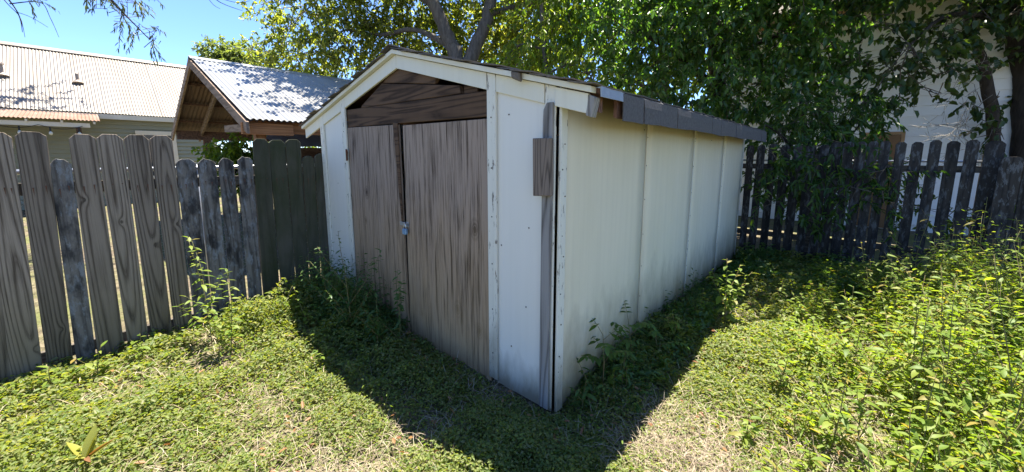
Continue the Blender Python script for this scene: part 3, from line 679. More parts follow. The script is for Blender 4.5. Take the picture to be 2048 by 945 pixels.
# ------------------------------------------------------------------ BACK RIGHT FENCE (local x runs to the right)
ra = ANG - math.pi / 2
right_fence = empty('picket_fence', W(5.2, 0.3, 0), ra, 'dark weathered gap toothed picket fence across the back right', 'fence')
x = -0.9
while x < 2.78:
    w = rnd.uniform(0.098, 0.118); gap = rnd.uniform(0.028, 0.055)
    if x > 1.05 and x < 1.75: gap *= 0.35
    z = 1.79 + rnd.uniform(-.02, .015) - 0.02 * (x < 1.2)
    if x > 2.58: w = 0.15
    lean = rnd.uniform(-.012, .012); a = x
    picket(right_fence, a, a + w, a - lean, a + w - lean - .004, z, 'dog', 'picket_dark', dy=rnd.uniform(-.004, .004))
    x += w + gap
for a, w, z in ((2.80, 0.165, 1.60), (2.972, 0.18, 1.62), (3.16, 0.17, 1.6), (3.34, 0.17, 1.61)):
    picket(right_fence, a, a + w, a, a + w - .004, z, 'old', 'picket_dark', dy=-0.14, th=0.022)
for z in (1.44, 0.38):
    MB().box((-0.9, 0.022, z - .04), (3.5, 0.058, z + .04)).build('rail', M['rail'], right_fence, 0.003)
MB().tube([(-0.9, 0.085, 1.535), (3.5, 0.085, 1.53)], [.014, .014], 8).build('pipe_rail', M['steel'], right_fence, smooth=True)
for xx in (-0.7, 1.15, 2.76): MB().box((xx - .045, 0.060, -.3), (xx + .045, 0.15, 1.62)).build('post', M['rail'], right_fence, 0.004)

# ------------------------------------------------------------------ LEFT HOUSE (local x along the wall = U)
def corrugated(name, x0, x1, p_ridge, p_eave, mat, parent, pitch=0.076, amp=0.011, sheet=0.66, over=0.02):
    """sheets of corrugated metal from ridge (y,z) to eave (y,z)"""
    (y0, z0), (y1, z1) = p_ridge, p_eave; L = math.hypot(y1 - y0, z1 - z0); n = np.array([0, -(z1 - z0), (y1 - y0)]) / L
    if n[2] < 0: n = -n
    x = x0; i = 0; pw = round(sheet / pitch) * pitch
    while x < x1 - 0.01:
        xe = min(x + pw, x1); m = max(2, int((xe - x + over) / pitch * 6)); vs = []
        lift = 0.002 * (i % 2); e = random.uniform(-.012, .012)
        for k in range(m + 1):
            xx = x + (xe - x + over) * k / m; h = amp * math.cos(2 * math.pi * (xx - x0) / pitch) + lift
            for t in (0, 0.5, 1.0 + e / L):
                vs.append((xx, y0 + (y1 - y0) * t + n[1] * h, z0 + (z1 - z0) * t + n[2] * h))
        fs = [(k * 3 + j, k * 3 + j + 1, k * 3 + j + 4, k * 3 + j + 3) for k in range(m) for j in range(2)]
        me = pydata(name, vs, fs, M[mat], True)
        link(name, me, parent); x = xe; i += 1
house = empty('house', W(0, 17.35, 0), ANG, 'tan sided house with a pale corrugated metal roof and rusty porch', 'house')
RX0, RX1 = -7.5, 1.75
corrugated('roof_sheet', RX0, RX1, (3.0, 5.36), (-0.32, 2.98), 'tin', house)
corrugated('roof_sheet', RX0, RX1, (3.0, 5.36), (6.4, 3.0), 'tin', house, over=0.0)
MB().prism([(2.84, 5.30), (3.0, 5.42), (3.16, 5.30), (3.16, 5.285), (3.0, 5.402), (2.84, 5.285)], RX0, RX1 + .03, 0).build('ridge_cap', M['tin'], house)
MB().box((RX0, 0, -.2), (1.5, 0.12, 3.08)).build('wall', M['siding_tan'], house)
MB().prism([(0.12, -.2), (6.0, -.2), (6.0, 3.0), (3.0, 5.2), (0.12, 3.05)], 1.38, 1.5, 0).build('gable_wall', M['siding_tan'], house)
sd = MB()
for k in range(20):
    z = 0.14 + k * 0.14
    if z < 2.80: sd.prism([(-0.046, z + .012), (-0.040, z), (0.001, z), (0.001, z + .138), (-0.004, z + .138)], RX0, 1.43, 0)
o = sd.build('siding', M['siding_tan'], house); o['kind'] = 'stuff'
MB().box((RX0, -0.30, 2.80), (1.72, -0.275, 2.955)).build('fascia', M['trim_tan'], house)
MB().box((RX0, -0.272, 2.86), (1.7, -0.03, 2.885)).build('soffit', M['trim_tan'], house)
MB().box((1.44, -0.06, -.2), (1.53, 0.03, 2.85)).build('corner_board', M['trim_tan'], house)
wf = MB().box((-0.72, -0.085, 2.33), (0.33, -0.024, 2.47)).box((-0.72, -0.08, 0.9), (-0.60, -0.024, 2.33)).box((0.21, -0.08, 0.9), (0.33, -0.024, 2.33)).box((-0.75, -0.10, 0.82), (0.36, -0.024, 0.9)).build('window', M['trim_tan'], house)
MB().box((-0.60, -0.060, 0.9), (0.21, -0.050, 2.33)).build('pane', M['glass'], wf)
for xx, yy, hh in ((-1.86, 1.18, 0.30), (-3.40, 1.18, 0.34)):
    zz = 2.98 + (yy + .32) * 2.38 / 3.32
    v = MB(); v.tube([(xx, yy, zz - .05), (xx, yy, zz + hh)], [.045, .045], 10).tube([(xx, yy - .02, zz - .03), (xx, yy, zz + .02), (xx, yy, zz + .1)], [.15, .12, .05], 12)
    if xx < -3: v.tube([(xx, yy, zz + hh - .01), (xx, yy, zz + hh + .05)], [.085, .075], 10)
    v.build('vent_pipe', M['vent'], house, smooth=False)
# porch
corrugated('porch_roof_sheet', RX0, -1.56, (-0.32, 2.93), (-2.0, 2.62), 'rust', house, amp=0.013)
MB().box((RX0, -1.92, 2.42), (-1.75, -1.86, 2.54)).build('porch_beam', M['trim_tan'], house)
for k in range(9):
    xx = -1.66 - k * 0.62
    MB().beam((xx, -0.04, 2.85), (xx, -1.98, 2.555), 0.045, 0.07).build('porch_rafter', M['trim_tan'], house)
MB().box((-2.04, -1.93, -.1), (-1.93, -1.82, 2.42)).build('porch_post', M['rafter2'], house)
# string of lights under the porch
sl = empty('string_light', W(-3.4, 15.4, 2.45), ANG, 'string of hanging bulbs under the rusty porch roof', 'string light')
pts = []
for k in range(25):
    t = k / 24; pts.append((-0.9 + 2.4 * t, 0, -0.10 * math.sin((t * 3 % 1) * math.pi)))
MB().tube(pts, [.008] * 25, 5).build('cord', M['black'], sl)
for k in range(5):
    xx = -0.7 + k * 0.53; MB().tube([(xx, 0, -.05), (xx, 0, -.17)], [.02, .02], 6).build('socket', M['black'], sl)
    MB().tube([(xx, 0, -.17), (xx, 0, -.21), (xx, 0, -.25), (xx, 0, -.28)], [.018, .042, .04, .008], 8).build('bulb', M['bulb'], sl, smooth=True)

# ------------------------------------------------------------------ CARPORT
cp = empty('carport', W(-0.33, 5.0, 0), ANG, 'open timber carport with a gabled corrugated metal roof', 'carport')
RV, RZ, FVv, EZ, CL = 3.48, 3.50, 6.98, 2.13, 4.3
corrugated('roof_sheet', 0.0, CL, (RV, RZ), (-0.06, EZ - 0.02), 'tin2', cp)
corrugated('roof_shade_sheet', 0.0, CL, (RV, RZ - .03), (-0.055, EZ - 0.045), 'tin_under', cp)  # added sheets just under the roof tin, coloured dark for its shade
corrugated('roof_shade_sheet', 0.0, CL, (RV, RZ - .03), (FVv + .055, EZ + 0.075), 'tin_under', cp)
corrugated('roof_sheet', 0.0, CL, (RV, RZ), (FVv + .06, EZ + 0.1), 'tin2', cp)
MB().prism([(RV - .16, RZ - .045), (RV, RZ + .025), (RV + .16, RZ - .045), (RV + .16, RZ - .06), (RV, RZ + .01), (RV - .16, RZ - .06)], -.02, CL, 0).build('ridge_cap', M['tin2'], cp)
def zc(v): return RZ - (RV - v) * (RZ - EZ) / RV if v < RV else RZ - (v - RV) * (RZ - EZ - .1) / RV
MB().prism([(-.10, zc(-.10) - .03), (RV - .002, RZ - .03), (RV - .002, RZ - .19), (-.10, zc(-.10) - .19)], -.03, .01, 0).build('barge_board', M['rafter'], cp, 0.003)
MB().prism([(RV + .002, RZ - .03), (FVv + .1, zc(FVv + .1) - .03), (FVv + .1, zc(FVv + .1) - .19), (RV + .002, RZ - .19)], -.03, .01, 0).build('barge_board', M['rafter'], cp, 0.003)
for u in (0.5, 1.5, 2.5, 3.5, 4.2):
    MB().prism([(0.05, zc(.05) - .12), (RV - .01, RZ - .12), (RV - .01, RZ - .26), (0.05, zc(.05) - .26)], u, u + .045, 0).build('rafter', M['rafter2'], cp, 0.003)
    MB().prism([(RV + .01, RZ - .12), (FVv - .05, zc(FVv - .05) - .12), (FVv - .05, zc(FVv - .05) - .26), (RV + .01, RZ - .26)], u, u + .045, 0).build('rafter', M['rafter'] if u < 1 else M['rafter2'], cp, 0.003)
for v in (0.7, 1.7, 2.7, 4.3, 5.2, 6.1):
    MB().box((0.012, v, zc(v) - .115), (CL, v + .09, zc(v) - .07)).build('purlin', M['rafter2'], cp, 0.002)
MB().box((0.03, 0.10, 1.93), (CL, 0.16, 2.10)).build('eave_beam', M['post_new_h'], cp, 0.003)
MB().box((-0.05, 0.03, 1.90), (0.6, 0.095, 2.06)).build('eave_beam', M['post_new_h'], cp, 0.003)
MB().box((0.03, 6.55, 2.02), (CL, 6.68, 2.24)).build('eave_beam', M['rafter2'], cp, 0.003)
MB().beam((0.47, 0.2, 2.05), (0.47, 3.6, 2.16), 0.045, 0.14).build('tie_beam', M['rafter'], cp, 0.003)
MB().box((0.14, 0.165, -.1), (0.27, 0.295, 1.93)).build('post', M['post_new'], cp, 0.004)
MB().box((4.0, 0.165, -.1), (4.13, 0.295, 1.93)).build('post', M['post_new'], cp, 0.004)
MB().box((0.55, 6.54, -.1), (0.70, 6.69, 2.02)).build('post', M['rafter2'], cp, 0.004)
MB().box((4.0, 6.54, -.1), (4.14, 6.69, 2.02)).build('post', M['rafter2'], cp, 0.004)

# small tin roofed outbuilding beyond the carport
p = loc(at(625, 292, 9.6))
ob = empty('small_shed', W(p[0], p[1], 0), ANG, 'low pale tin roofed shed just left of the white shed corner', 'shed')
corrugated('roof_sheet', -0.9, 2.2, (1.4, p[2] + .42), (-.25, p[2] - .03), 'tin2', ob)
MB().box((-0.7, 0.0, -.1), (2.0, 0.1, p[2] - .06)).build('wall', M['rafter2'], ob)
MB().box((-0.9, -0.25, p[2] - .15), (2.2, -0.21, p[2] - .055)).build('fascia', M['rafter2'], ob)

# ------------------------------------------------------------------ RIGHT HOUSE (local x to the right along the wall)
rh = empty('house', W(10, 1.6, 0), ra, 'tall white sided house behind the dark back right fence', 'house')
MB().box((0, 0.02, -.2), (9.5, 6.0, 4.9)).build('wall', M['white_house'], rh)
sb = pydata('siding_board', MB().prism([(-0.024, 0), (0.012, 0), (0.012, .208), (-0.004, .208)], 0, 9.5, 0).v, MB().prism([(-0.024, 0), (0.012, 0), (0.012, .208), (-0.004, .208)], 0, 9.5, 0).f, M['white_house'])
for k in range(22): link('siding_board', sb, rh, (0, 0, 0.12 + k * 0.21), (0, 0, 0))
MB().box((-0.4, -0.42, 4.74), (9.9, -0.38, 4.95)).build('fascia', M['tan_fascia'], rh)
MB().box((-0.4, -0.378, 4.76), (9.9, 0.018, 4.79)).build('soffit', M['tan_fascia'], rh)
MB().prism([(-0.45, 4.955), (3.0, 6.4), (6.45, 4.955), (6.45, 4.92), (3.0, 6.365), (-0.45, 4.92)], -0.42, 9.92, 0).build('roof', M['shingle2'], rh)
dd = MB().box((3.06, -0.075, 0.0), (3.58, -0.028, 2.06)).build('door', M['brown_door'], rh, 0.004)
MB().box((3.0, -0.06, 0.0), (3.057, -0.027, 2.12)).box((3.583, -0.06, 0.0), (3.64, -0.027, 2.12)).box((3.057, -0.06, 2.063), (3.583, -0.027, 2.12)).build('frame', M['tan_fascia'], dd)

# ------------------------------------------------------------------ TREES
A = at
tree('forked_tree', 'large forked grey trunked tree rising right behind the shed roof', (*A(925, 140, 9.4)[:2], 0),
     ([(*A(925, 140, 9.4)[:2], -.1), A(928, 300, 9.4), A(924, 150, 9.4)], [.34, .27, .24]),
     [([A(924, 160, 9.4), A(908, 100, 9.4), A(885, 50, 9.3), A(862, -10, 9.2), A(820, -110, 9.2)], [.22, .19, .165, .15, .10]),
      ([A(926, 160, 9.4), A(945, 110, 9.45), A(968, 55, 9.5), A(986, -5, 9.6), A(1010, -110, 9.8)], [.20, .175, .165, .15, .10]),
      ([A(905, 95, 9.4), A(830, 60, 9.6), A(760, 70, 9.9), A(690, 60, 10.2)], [.09, .06, .045, .02]),
      ([A(870, 10, 9.3), A(780, -30, 9.8), A(660, -20, 10.2)], [.10, .06, .03]),
      ([A(975, 30, 9.5), A(1060, 10, 9.8), A(1120, 40, 9.9)], [.08, .05, .02])],
     [(A(610, 30, 10.6), .95, .8), (A(690, 75, 10.2), .95, .8), (A(560, 70, 11.2), .6, .7), (A(530, 20, 11), .55, .6), (A(545, 115, 11.5), .6, .7), (A(590, 130, 11.5), .6, .6), (A(505, 95, 12), .35, .7), (A(760, 0, 10.2), 1.15, .8), (A(800, 90, 10.8), 1.0, .8), (A(720, 140, 10.8), .85, .6),
      (A(880, -20, 10.6), 1.1, .8), (A(870, 90, 11.4), 1.1, .8), (A(960, 60, 11.2), 1.1, .8), (A(1040, 20, 10.2), 1.1, .8), (A(1020, 110, 11), 1.0, .8), (A(940, 150, 12), .9, .7), (A(610, 110, 11.2), .8, .6), (A(650, 150, 11.5), .7, .5),
      (A(640, -90, 10), 1.0, .8), (A(760, -170, 9.5), 1.4, .8), (A(930, -170, 9.5), 1.4, .8), (A(560, -60, 9.0), .5, .7), (A(1080, -120, 9.5), 1.3, .8), (A(640, -220, 9.0), .9, .7), (W(2.2, 6.5, 6.6), .8, .6), (W(3.2, 7.5, 6.6), .9, .6), (W(3.4, 8.6, 7.2), 1.0, .6), (W(2.1, 8.2, 7.4), .8, .6), (W(2.7, 5.9, 6.0), .6, .6)],
     'l_oak', 'bark', twigs=48, per=13, tl=0.42, L=0.115, Wd=0.062, droop=0.15, spread=0.7)
tree('young_tree', 'bright yellow green drooping young tree above the right roof slope', (*A(1100, 150, 8.3)[:2], 0),
     ([(*A(1100, 150, 8.3)[:2], -.1), A(1095, 200, 8.3), A(1085, 60, 8.3), A(1080, -60, 8.5)], [.07, .06, .045, .03]),
     [([A(1092, 150, 8.3), A(1140, 130, 8.0), A(1180, 150, 7.8)], [.03, .02, .01]), ([A(1090, 100, 8.3), A(1040, 90, 8.5), A(1010, 120, 8.6)], [.03, .02, .01])],
     [(A(1130, 130, 8.0), .55, .8), (A(1180, 150, 7.7), .45, .8), (A(1090, 60, 8.4), .7, .9), (A(1040, 120, 8.6), .5, .8), (A(1150, 50, 8.4), .6, .9), (A(1090, 170, 8.2), .5, .7), (A(1120, -50, 8.4), .7, .8)],
     'l_bright', 'bark', twigs=70, per=11, tl=0.4, L=0.13, Wd=0.055, droop=0.6, spread=0.5)
tree('drooping_tree', 'dense dark green drooping leaved tree towering behind the shed', (*A(1440, 200, 8.4)[:2], 0),
     ([(*A(1440, 200, 8.4)[:2], -.1), A(1440, 250, 8.4), A(1430, 100, 8.4), A(1420, -60, 8.4)], [.2, .17, .14, .09]),
     [([A(1436, 180, 8.4), A(1340, 100, 8.0), A(1270, 60, 7.8)], [.09, .06, .03]), ([A(1432, 130, 8.4), A(1530, 80, 8.0), A(1620, 60, 7.7)], [.09, .06, .03]), ([A(1425, 20, 8.4), A(1330, -40, 8.2)], [.08, .03])],
     [(A(1240, 60, 7.9), .85, .9), (A(1340, 60, 7.6), .9, .9), (A(1290, 150, 7.8), .7, .9), (A(1400, 150, 7.4), .85, 1), (A(1450, 40, 7.4), 1.0, .9), (A(1560, 60, 7.2), .95, .9), (A(1510, 170, 7.2), .8, 1),
      (A(1390, 230, 7.7), .6, .8), (A(1230, -40, 8), 1.0, .8), (A(1380, -60, 8), 1.1, .8), (A(1540, -60, 7.5), 1.1, .8), (A(1460, 250, 7.6), .6, .8), (A(1650, 70, 7.0), .75, .9), (A(1600, 160, 7.0), .6, .9), (A(1690, -20, 6.9), .8, .8),
      (A(1240, 175, 8.2), .5, .8), (A(1670, 150, 7.0), .5, .9), (A(1690, 215, 6.9), .38, .9), (A(1620, 230, 7.0), .45, .9), (A(1450, -190, 7.5), 1.3, .7), (A(1620, -170, 7.0), 1.1, .7), (W(5.6, .2, 6.2), .9, .6), (W(6.2, -.6, 6.2), .9, .6), (W(6.4, -1.4, 6.3), .8, .6), (W(5.2, -.6, 6.4), .7, .6), (W(5.3, .9, 6.3), .8, .6), (W(5.9, -.2, 6.7), .9, .6), (W(5.7, -.9, 6.1), .8, .6), (W(5.0, .2, 5.9), .7, .6), (W(6.0, -1.7, 6.6), .7, .6), (W(6.5, -.2, 6.7), .8, .6)],
     'l_dark', 'bark_dark', twigs=50, per=12, tl=0.34, L=0.105, Wd=0.068, droop=0.42, spread=0.65, curl=.3)
tree('fence_shrub', 'leafy green shrub climbing over the dark fence beside the shed', (*A(1620, 330, 6.3)[:2], 0),
     ([(*A(1620, 330, 6.3)[:2], -.1), A(1625, 400, 6.3), A(1615, 300, 6.25), A(1600, 200, 6.2)], [.05, .045, .035, .02]),
     [([A(1620, 380, 6.3), A(1680, 300, 6.2), A(1720, 250, 6.2)], [.03, .02, .01]), ([A(1618, 330, 6.3), A(1560, 270, 6.2), A(1530, 250, 6.1)], [.03, .02, .01]), ([A(1622, 400, 6.2), A(1700, 360, 6.0), A(1770, 340, 5.9)], [.025, .015, .008])],
     [(A(1600, 230, 6.15), .38, .8), (A(1660, 230, 6.2), .42, .9), (A(1710, 260, 6.3), .38, .9), (A(1560, 270, 6.1), .32, .8), (A(1640, 310, 6.2), .42, .9), (A(1700, 330, 6.1), .34, .9), (A(1570, 350, 6.2), .3, .9), (A(1620, 400, 6.2), .3, .8), (A(1770, 350, 5.9), .28, .8), (A(1740, 200, 6.5), .3, .8), (A(1560, 320, 5.45), .26, .9), (A(1620, 350, 5.3), .28, .9), (A(1700, 380, 5.1), .26, .9), (A(1765, 345, 4.85), .2, .8), (A(1680, 290, 5.3), .26, .8), (A(1790, 400, 4.8), .18, .8), (A(1530, 400, 5.5), .2, .9), (A(1620, 440, 5.3), .2, .8)],
     'l_vine', 'bark_dark', twigs=260, per=11, tl=0.26, L=0.10, Wd=0.036, droop=0.45, spread=0.65, cat='shrub', twig_r=.003)
tree('round_leaved_tree', 'dark trunked tree with round leaves at the far right edge', (*A(2032, 250, 7.0)[:2], 0),
     ([(*A(2032, 250, 7.0)[:2], -.1), A(2052, 300, 7.0), A(2044, 150, 7.0), A(2026, 30, 6.9), A(1990, -120, 6.9)], [.19, .165, .15, .13, .10]),
     [([A(1992, 330, 7.2), A(1986, 250, 7.1), A(1966, 130, 7.0), A(1940, 60, 6.9), A(1930, -40, 6.9)], [.10, .095, .085, .06, .03]),
      ([A(2014, 40, 6.9), A(1900, 30, 6.5), A(1820, 90, 6.3)], [.06, .04, .015]),
      ([A(2020, 90, 7.0), A(2060, 40, 6.8), A(2100, 0, 6.7)], [.08, .06, .03]),
      ([A(1990, -80, 6.9), A(1850, -60, 6.5), A(1740, -20, 6.3)], [.08, .05, .02])],
     [(A(1770, 40, 6.4), .42, .8), (A(1830, 110, 6.3), .42, .8), (A(1890, 60, 6.4), .45, .8), (A(1790, 130, 6.3), .30, .8), (A(1880, 150, 6.3), .28, .8), (A(1950, 40, 6.4), .4, .8), (A(1860, 185, 6.2), .20, .9), (A(2030, 30, 6.4), .4, .8), (A(1970, 200, 6.8), .25, .9), (A(1985, 270, 6.9), .25, .8), (A(2040, 180, 7.2), .35, .9),
      (A(1760, -60, 6.4), .6, .8), (A(1880, -70, 6.4), .7, .7), (A(2010, -80, 6.4), .7, .7), (A(1950, -190, 6.2), 1.0, .7), (A(1780, -190, 6.2), .9, .7), (A(2120, -60, 6.2), .9, .8), (A(2120, 90, 6.6), .5, .8), (A(1730, 120, 6.5), .32, .9), (A(1745, 200, 6.5), .26, .9), (A(1800, 200, 6.4), .16, .9), (W(4.3, -2.2, 6.0), .7, .5), (W(5.0, -2.7, 6.2), .7, .5), (W(3.5, -3.0, 6.0), .6, .5), (W(3.0, -2.3, 6.1), .35, .5), (A(1930, 110, 6.4), .3, .8)],
     'l_right', 'bark_dark', twigs=85, per=9, tl=0.32, L=0.105, Wd=0.085, droop=0.5, spread=0.6, twig_r=.004)
tree('background_tree', 'sunlit leafy tree mass behind the dark drooping tree', (*A(1330, 200, 13)[:2], 0),
     ([(*A(1330, 200, 13)[:2], -.1), A(1330, 250, 13), A(1330, 60, 13)], [.2, .17, .1]), [([A(1330, 200, 13), A(1200, 120, 13)], [.08, .03]), ([A(1330, 150, 13), A(1480, 100, 13)], [.08, .03])],
     [(A(1060, 60, 13.5), 1.5, .9), (A(1180, 150, 13), 1.4, .8), (A(1180, 20, 13.5), 1.5, .9), (A(1300, 110, 13.5), 1.5, .9), (A(1300, -20, 13.5), 1.5, .9), (A(1430, 60, 13.5), 1.5, .9), (A(1430, 190, 13), 1.2, .8), (A(1560, 60, 13.5), 1.4, .9)],
     'l_bright', 'bark', twigs=16, per=12, tl=0.6, L=0.17, Wd=0.10, droop=0.3)
tree('garden_bush', 'dark bush filling the gaps behind the right fence pickets', (*A(1620, 430, 7.0)[:2], 0),
     ([(*A(1620, 430, 7.0)[:2], -.1), A(1620, 400, 7.0)], [.05, .04]), [([A(1620, 420, 7), A(1580, 370, 7)], [.03, .01]), ([A(1620, 420, 7), A(1690, 370, 7)], [.03, .01])],
     [(A(1540, 350, 7.0), .32, .9), (A(1770, 350, 6.4), .26, .8), (A(1640, 400, 6.8), .3, .8), (A(1720, 390, 6.6), .26, .8), (A(1820, 420, 6.2), .26, .8), (A(1890, 430, 6.0), .26, .8), (A(1960, 430, 5.9), .26, .8), (A(1850, 370, 6.3), .18, .8), (A(1600, 345, 7.0), .34, .8), (A(1660, 340, 6.8), .34, .8), (A(1720, 330, 6.7), .32, .8), (A(1600, 300, 6.9), .3, .8), (A(1690, 290, 6.8), .3, .8)],
     'l_vine', 'bark_dark', twigs=220, per=9, tl=0.24, L=0.085, Wd=0.05, droop=0.4, cat='bush', twig_r=.003)
# dead twigs hanging in front of the white house belong to a bare limb
dt = empty('dead_branch', A(1990, 280, 6.7), 0, 'tangle of bare dead twigs hanging left of the dark right trunk', 'branch')
b0 = A(1990, 280, 6.7); lines = []
def twigrec(p, d, l, depth):
    q = p + d * l; mid = (p + q) / 2 + RNG.normal(size=3) * l * .06
    lines.append((p - b0, mid - b0)); lines.append((mid - b0, q - b0))
    if depth:
        for k in range(3): twigrec(p + (q - p) * (0.45 + .55 * RNG.random()), unit(d + RNG.normal(size=3) * .55), l * .62, depth - 1)
for (a, b, c, d_) in ((1985, 190, 1860, 250), (1985, 150, 1850, 180), (1990, 240, 1880, 300), (1980, 120, 1900, 140), (1985, 260, 1930, 330)):
    p = A(a, b, 6.75); q = A(c, d_, 6.5); twigrec(p, unit(q - p), np.linalg.norm(q - p) * .55, 3)
v, f = sticks(np.array(lines), .0045); link('twigs', npmesh('twigs', v, f, M['deadtwig']), dt)['kind'] = 'stuff'
tree('garden_bush', 'round leafy bush behind the left fence under the carport', (*A(475, 300, 8.0)[:2], 0),
     ([(*A(475, 300, 8.0)[:2], -.1), A(475, 340, 8.0)], [.06, .04]), [([A(475, 350, 8), A(460, 310, 8)], [.03, .01])],
     [(A(450, 300, 8.0), .30, .8), (A(485, 300, 8.0), .36, .9), (A(515, 315, 8.2), .3, .8), (A(440, 330, 7.9), .3, .8), (A(480, 350, 8.0), .4, .8)],
     'l_bright', 'bark_dark', twigs=520, per=9, tl=0.2, L=0.09, Wd=0.055, droop=0.35, cat='bush', twig_r=.003)
tree('garden_bush', 'yellow green bush glimpsed left of the white shed corner', (*A(640, 310, 11.5)[:2], 0),
     ([(*A(640, 310, 11.5)[:2], -.1), A(640, 330, 11.5)], [.06, .04]), [([A(640, 340, 11.5), A(630, 310, 11.5)], [.03, .01])],
     [(A(600, 290, 13.5), .7, .7), (A(560, 285, 14), .7, .7), (A(660, 290, 13.5), .8, .8), (A(615, 275, 14.5), .6, .6)], 'l_bright', 'bark_dark', twigs=60, per=8, tl=0.3, L=0.12, Wd=0.07, droop=0.3, cat='bush')
tree('distant_tree', 'pale hazy green tree top beyond the carport ridge', (*A(450, 110, 32)[:2], 0),
     ([(*A(450, 110, 32)[:2], -.1), A(450, 150, 32)], [.4, .3]), [([A(450, 160, 32), A(455, 110, 32)], [.2, .05])],
     [(A(440, 110, 32), 1.3, .8), (A(475, 115, 32), 1.3, .8), (A(510, 120, 32), 1.5, .8), (A(455, 140, 32), 1.6, .7)], 'l_far', 'bark', twigs=14, per=12, tl=0.8, L=0.28, Wd=0.16, droop=0.2)
tree('distant_tree', 'low dark tree crown peeping over the far tin roof ridge', (*A(325, 150, 40)[:2], 0),
     ([(*A(325, 150, 40)[:2], -.1), A(325, 160, 40)], [.3, .2]), [([A(325, 165, 40), A(330, 140, 40)], [.1, .05])],
     [(A(330, 142, 40), .9, .6), (A(355, 145, 40), .9, .6), (A(300, 150, 40), .9, .6)], 'l_far', 'bark', twigs=12, per=8, tl=0.6, L=0.25, Wd=0.12, droop=0.2)
# overhanging pecan at the top left: its trunk stands outside the frame
pb = A(-260, 300, 8.2)
tree('pecan_tree', 'feathery narrow leaved branch hanging into the sky at the top left', (pb[0], pb[1], 0),
     ([(pb[0], pb[1], -.1), A(-260, 200, 8.2), A(-250, -100, 8), A(-180, -350, 7.5)], [.22, .19, .16, .12]),
     [([A(-250, -100, 8), A(-60, -140, 7.2), A(90, -90, 6.8), A(190, -30, 6.6), A(255, 35, 6.5), A(300, 80, 6.4)], [.11, .07, .045, .025, .012, .005]),
      ([A(-60, -140, 7.2), A(-10, -40, 7.0), A(35, 25, 6.9), A(45, 65, 6.9)], [.03, .018, .009, .004]), ([A(20, 8, 6.95), A(80, 5, 6.9), A(100, 35, 6.9), A(118, 75, 6.9)], [.010, .007, .005, .003]),
      ([A(35, 25, 6.9), A(62, 35, 6.9), A(96, 55, 6.9)], [.006, .004, .003]), ([A(-15, -30, 7.0), A(15, 8, 6.9), A(40, 35, 6.9), A(50, 75, 6.9)], [.01, .007, .005, .003]),
      ([A(90, -90, 6.8), A(300, -70, 6.4), A(400, -25, 6.3), A(440, 5, 6.3), A(485, 22, 6.3)], [.03, .02, .01, .006, .003]), ([A(400, -25, 6.3), A(425, 8, 6.3), A(440, 18, 6.3)], [.006, .004, .003]), ([A(420, -10, 6.3), A(470, 5, 6.3), A(500, 2, 6.3)], [.006, .004, .003])],
     [(A(215, 15, 6.5), .22, .8), (A(250, 35, 6.5), .24, .8), (A(285, 60, 6.45), .22, .8), (A(305, 80, 6.4), .13, .8), (A(200, -10, 6.6), .25, .8), (A(255, -5, 6.5), .28, .8), (A(165, -10, 6.7), .12, .8), (A(60, -10, 6.9), .10, .8),
      (A(200, -120, 6.6), .7, .7), (A(60, -180, 7), .9, .7), (A(-80, -220, 7.2), 1.0, .7), (A(330, -160, 6.4), .6, .7)],
     'l_pecan', 'bark_dark', twigs=130, per=11, tl=0.22, L=0.085, Wd=0.020, droop=0.9, spread=0.5, twig_r=.0025)
tree('yard_tree', 'broad tree by the far house throwing shade on its tin roof', (*W(-8.5, 18.5)[:2], 0),
     ([(*W(-8.5, 18.5)[:2], -.1), W(-8.5, 18.5, 4), W(-8.0, 18.5, 8)], [.35, .3, .2]), [([W(-8.2, 18.5, 7), W(-4.5, 18.3, 9.6), W(-0.4, 18.2, 10.3)], [.16, .09, .03]), ([W(-8.0, 18.5, 8), W(-6.5, 18.6, 11)], [.15, .05])],
     [(W(-0.9, 18.2, 10.2), .75, .6), (W(-1.9, 18.2, 10.0), .8, .6), (W(0.3, 18.0, 10.2), .4, .5), (W(-2.6, 18.9, 10.6), .7, .6), (W(-4.5, 18.4, 11), 1.3, .7), (W(-6.5, 18.6, 11.5), 1.6, .7)], 'l_pecan', 'bark', twigs=16, per=10, tl=0.5, L=0.16, Wd=0.06, droop=0.5)

# ------------------------------------------------------------------ GROUND COVER
def noise2(x, y, f, ph):
    return (np.sin(f * x + ph) * np.cos(f * 1.13 * y + 1.7 * ph) + 0.6 * np.sin(f * 2.1 * x - f * 1.7 * y + 2.3 * ph) + 0.4 * np.cos(f * 3.7 * y + f * 2.9 * x + ph)) / 2.0
def scatter(n, dmin, dmax, power=1.0):
    """points spread over the yard, denser close by"""
    d = dmin * (dmax / dmin) ** (RNG.random(n) ** power); a = (RNG.random(n) - 0.5) * 2 * math.radians(62)
    return np.stack([d * np.sin(a), d * np.cos(a)], 1)
def uv(p):
    q = p - C0[:2]; return q @ U[:2], q @ V[:2]
def outside(p, m=0.02):
    u, v = uv(p); ins = (u > -m) & (u < LEN + m) & (v > -m) & (v < WID + m); return ~ins
def in_yard(p):
    u, v = uv(p); return (v < LF_V(u) - 0.02) & (u < 5.15)
def shaded_zone(p):
    u, v = uv(p)
    return ((u > -0.75) & (u < 0.05) & (v > -0.4) & (v < 3.2)) | ((v > -0.42) & (v < 0.05) & (u > -0.7)) | ((u > 3.4) & (v < 0))
def soft(p, lo, hi): return np.clip((p - lo) / (hi - lo), 0, 1)
P = scatter(430000, 1.35, 9.0); P = P[outside(P) & in_yard(P)]
u_, v_ = uv(P)
pt = noise2(P[:, 0], P[:, 1], 2.3, 1.0) + 0.6 * noise2(P[:, 0], P[:, 1], 7.0, 2.0)
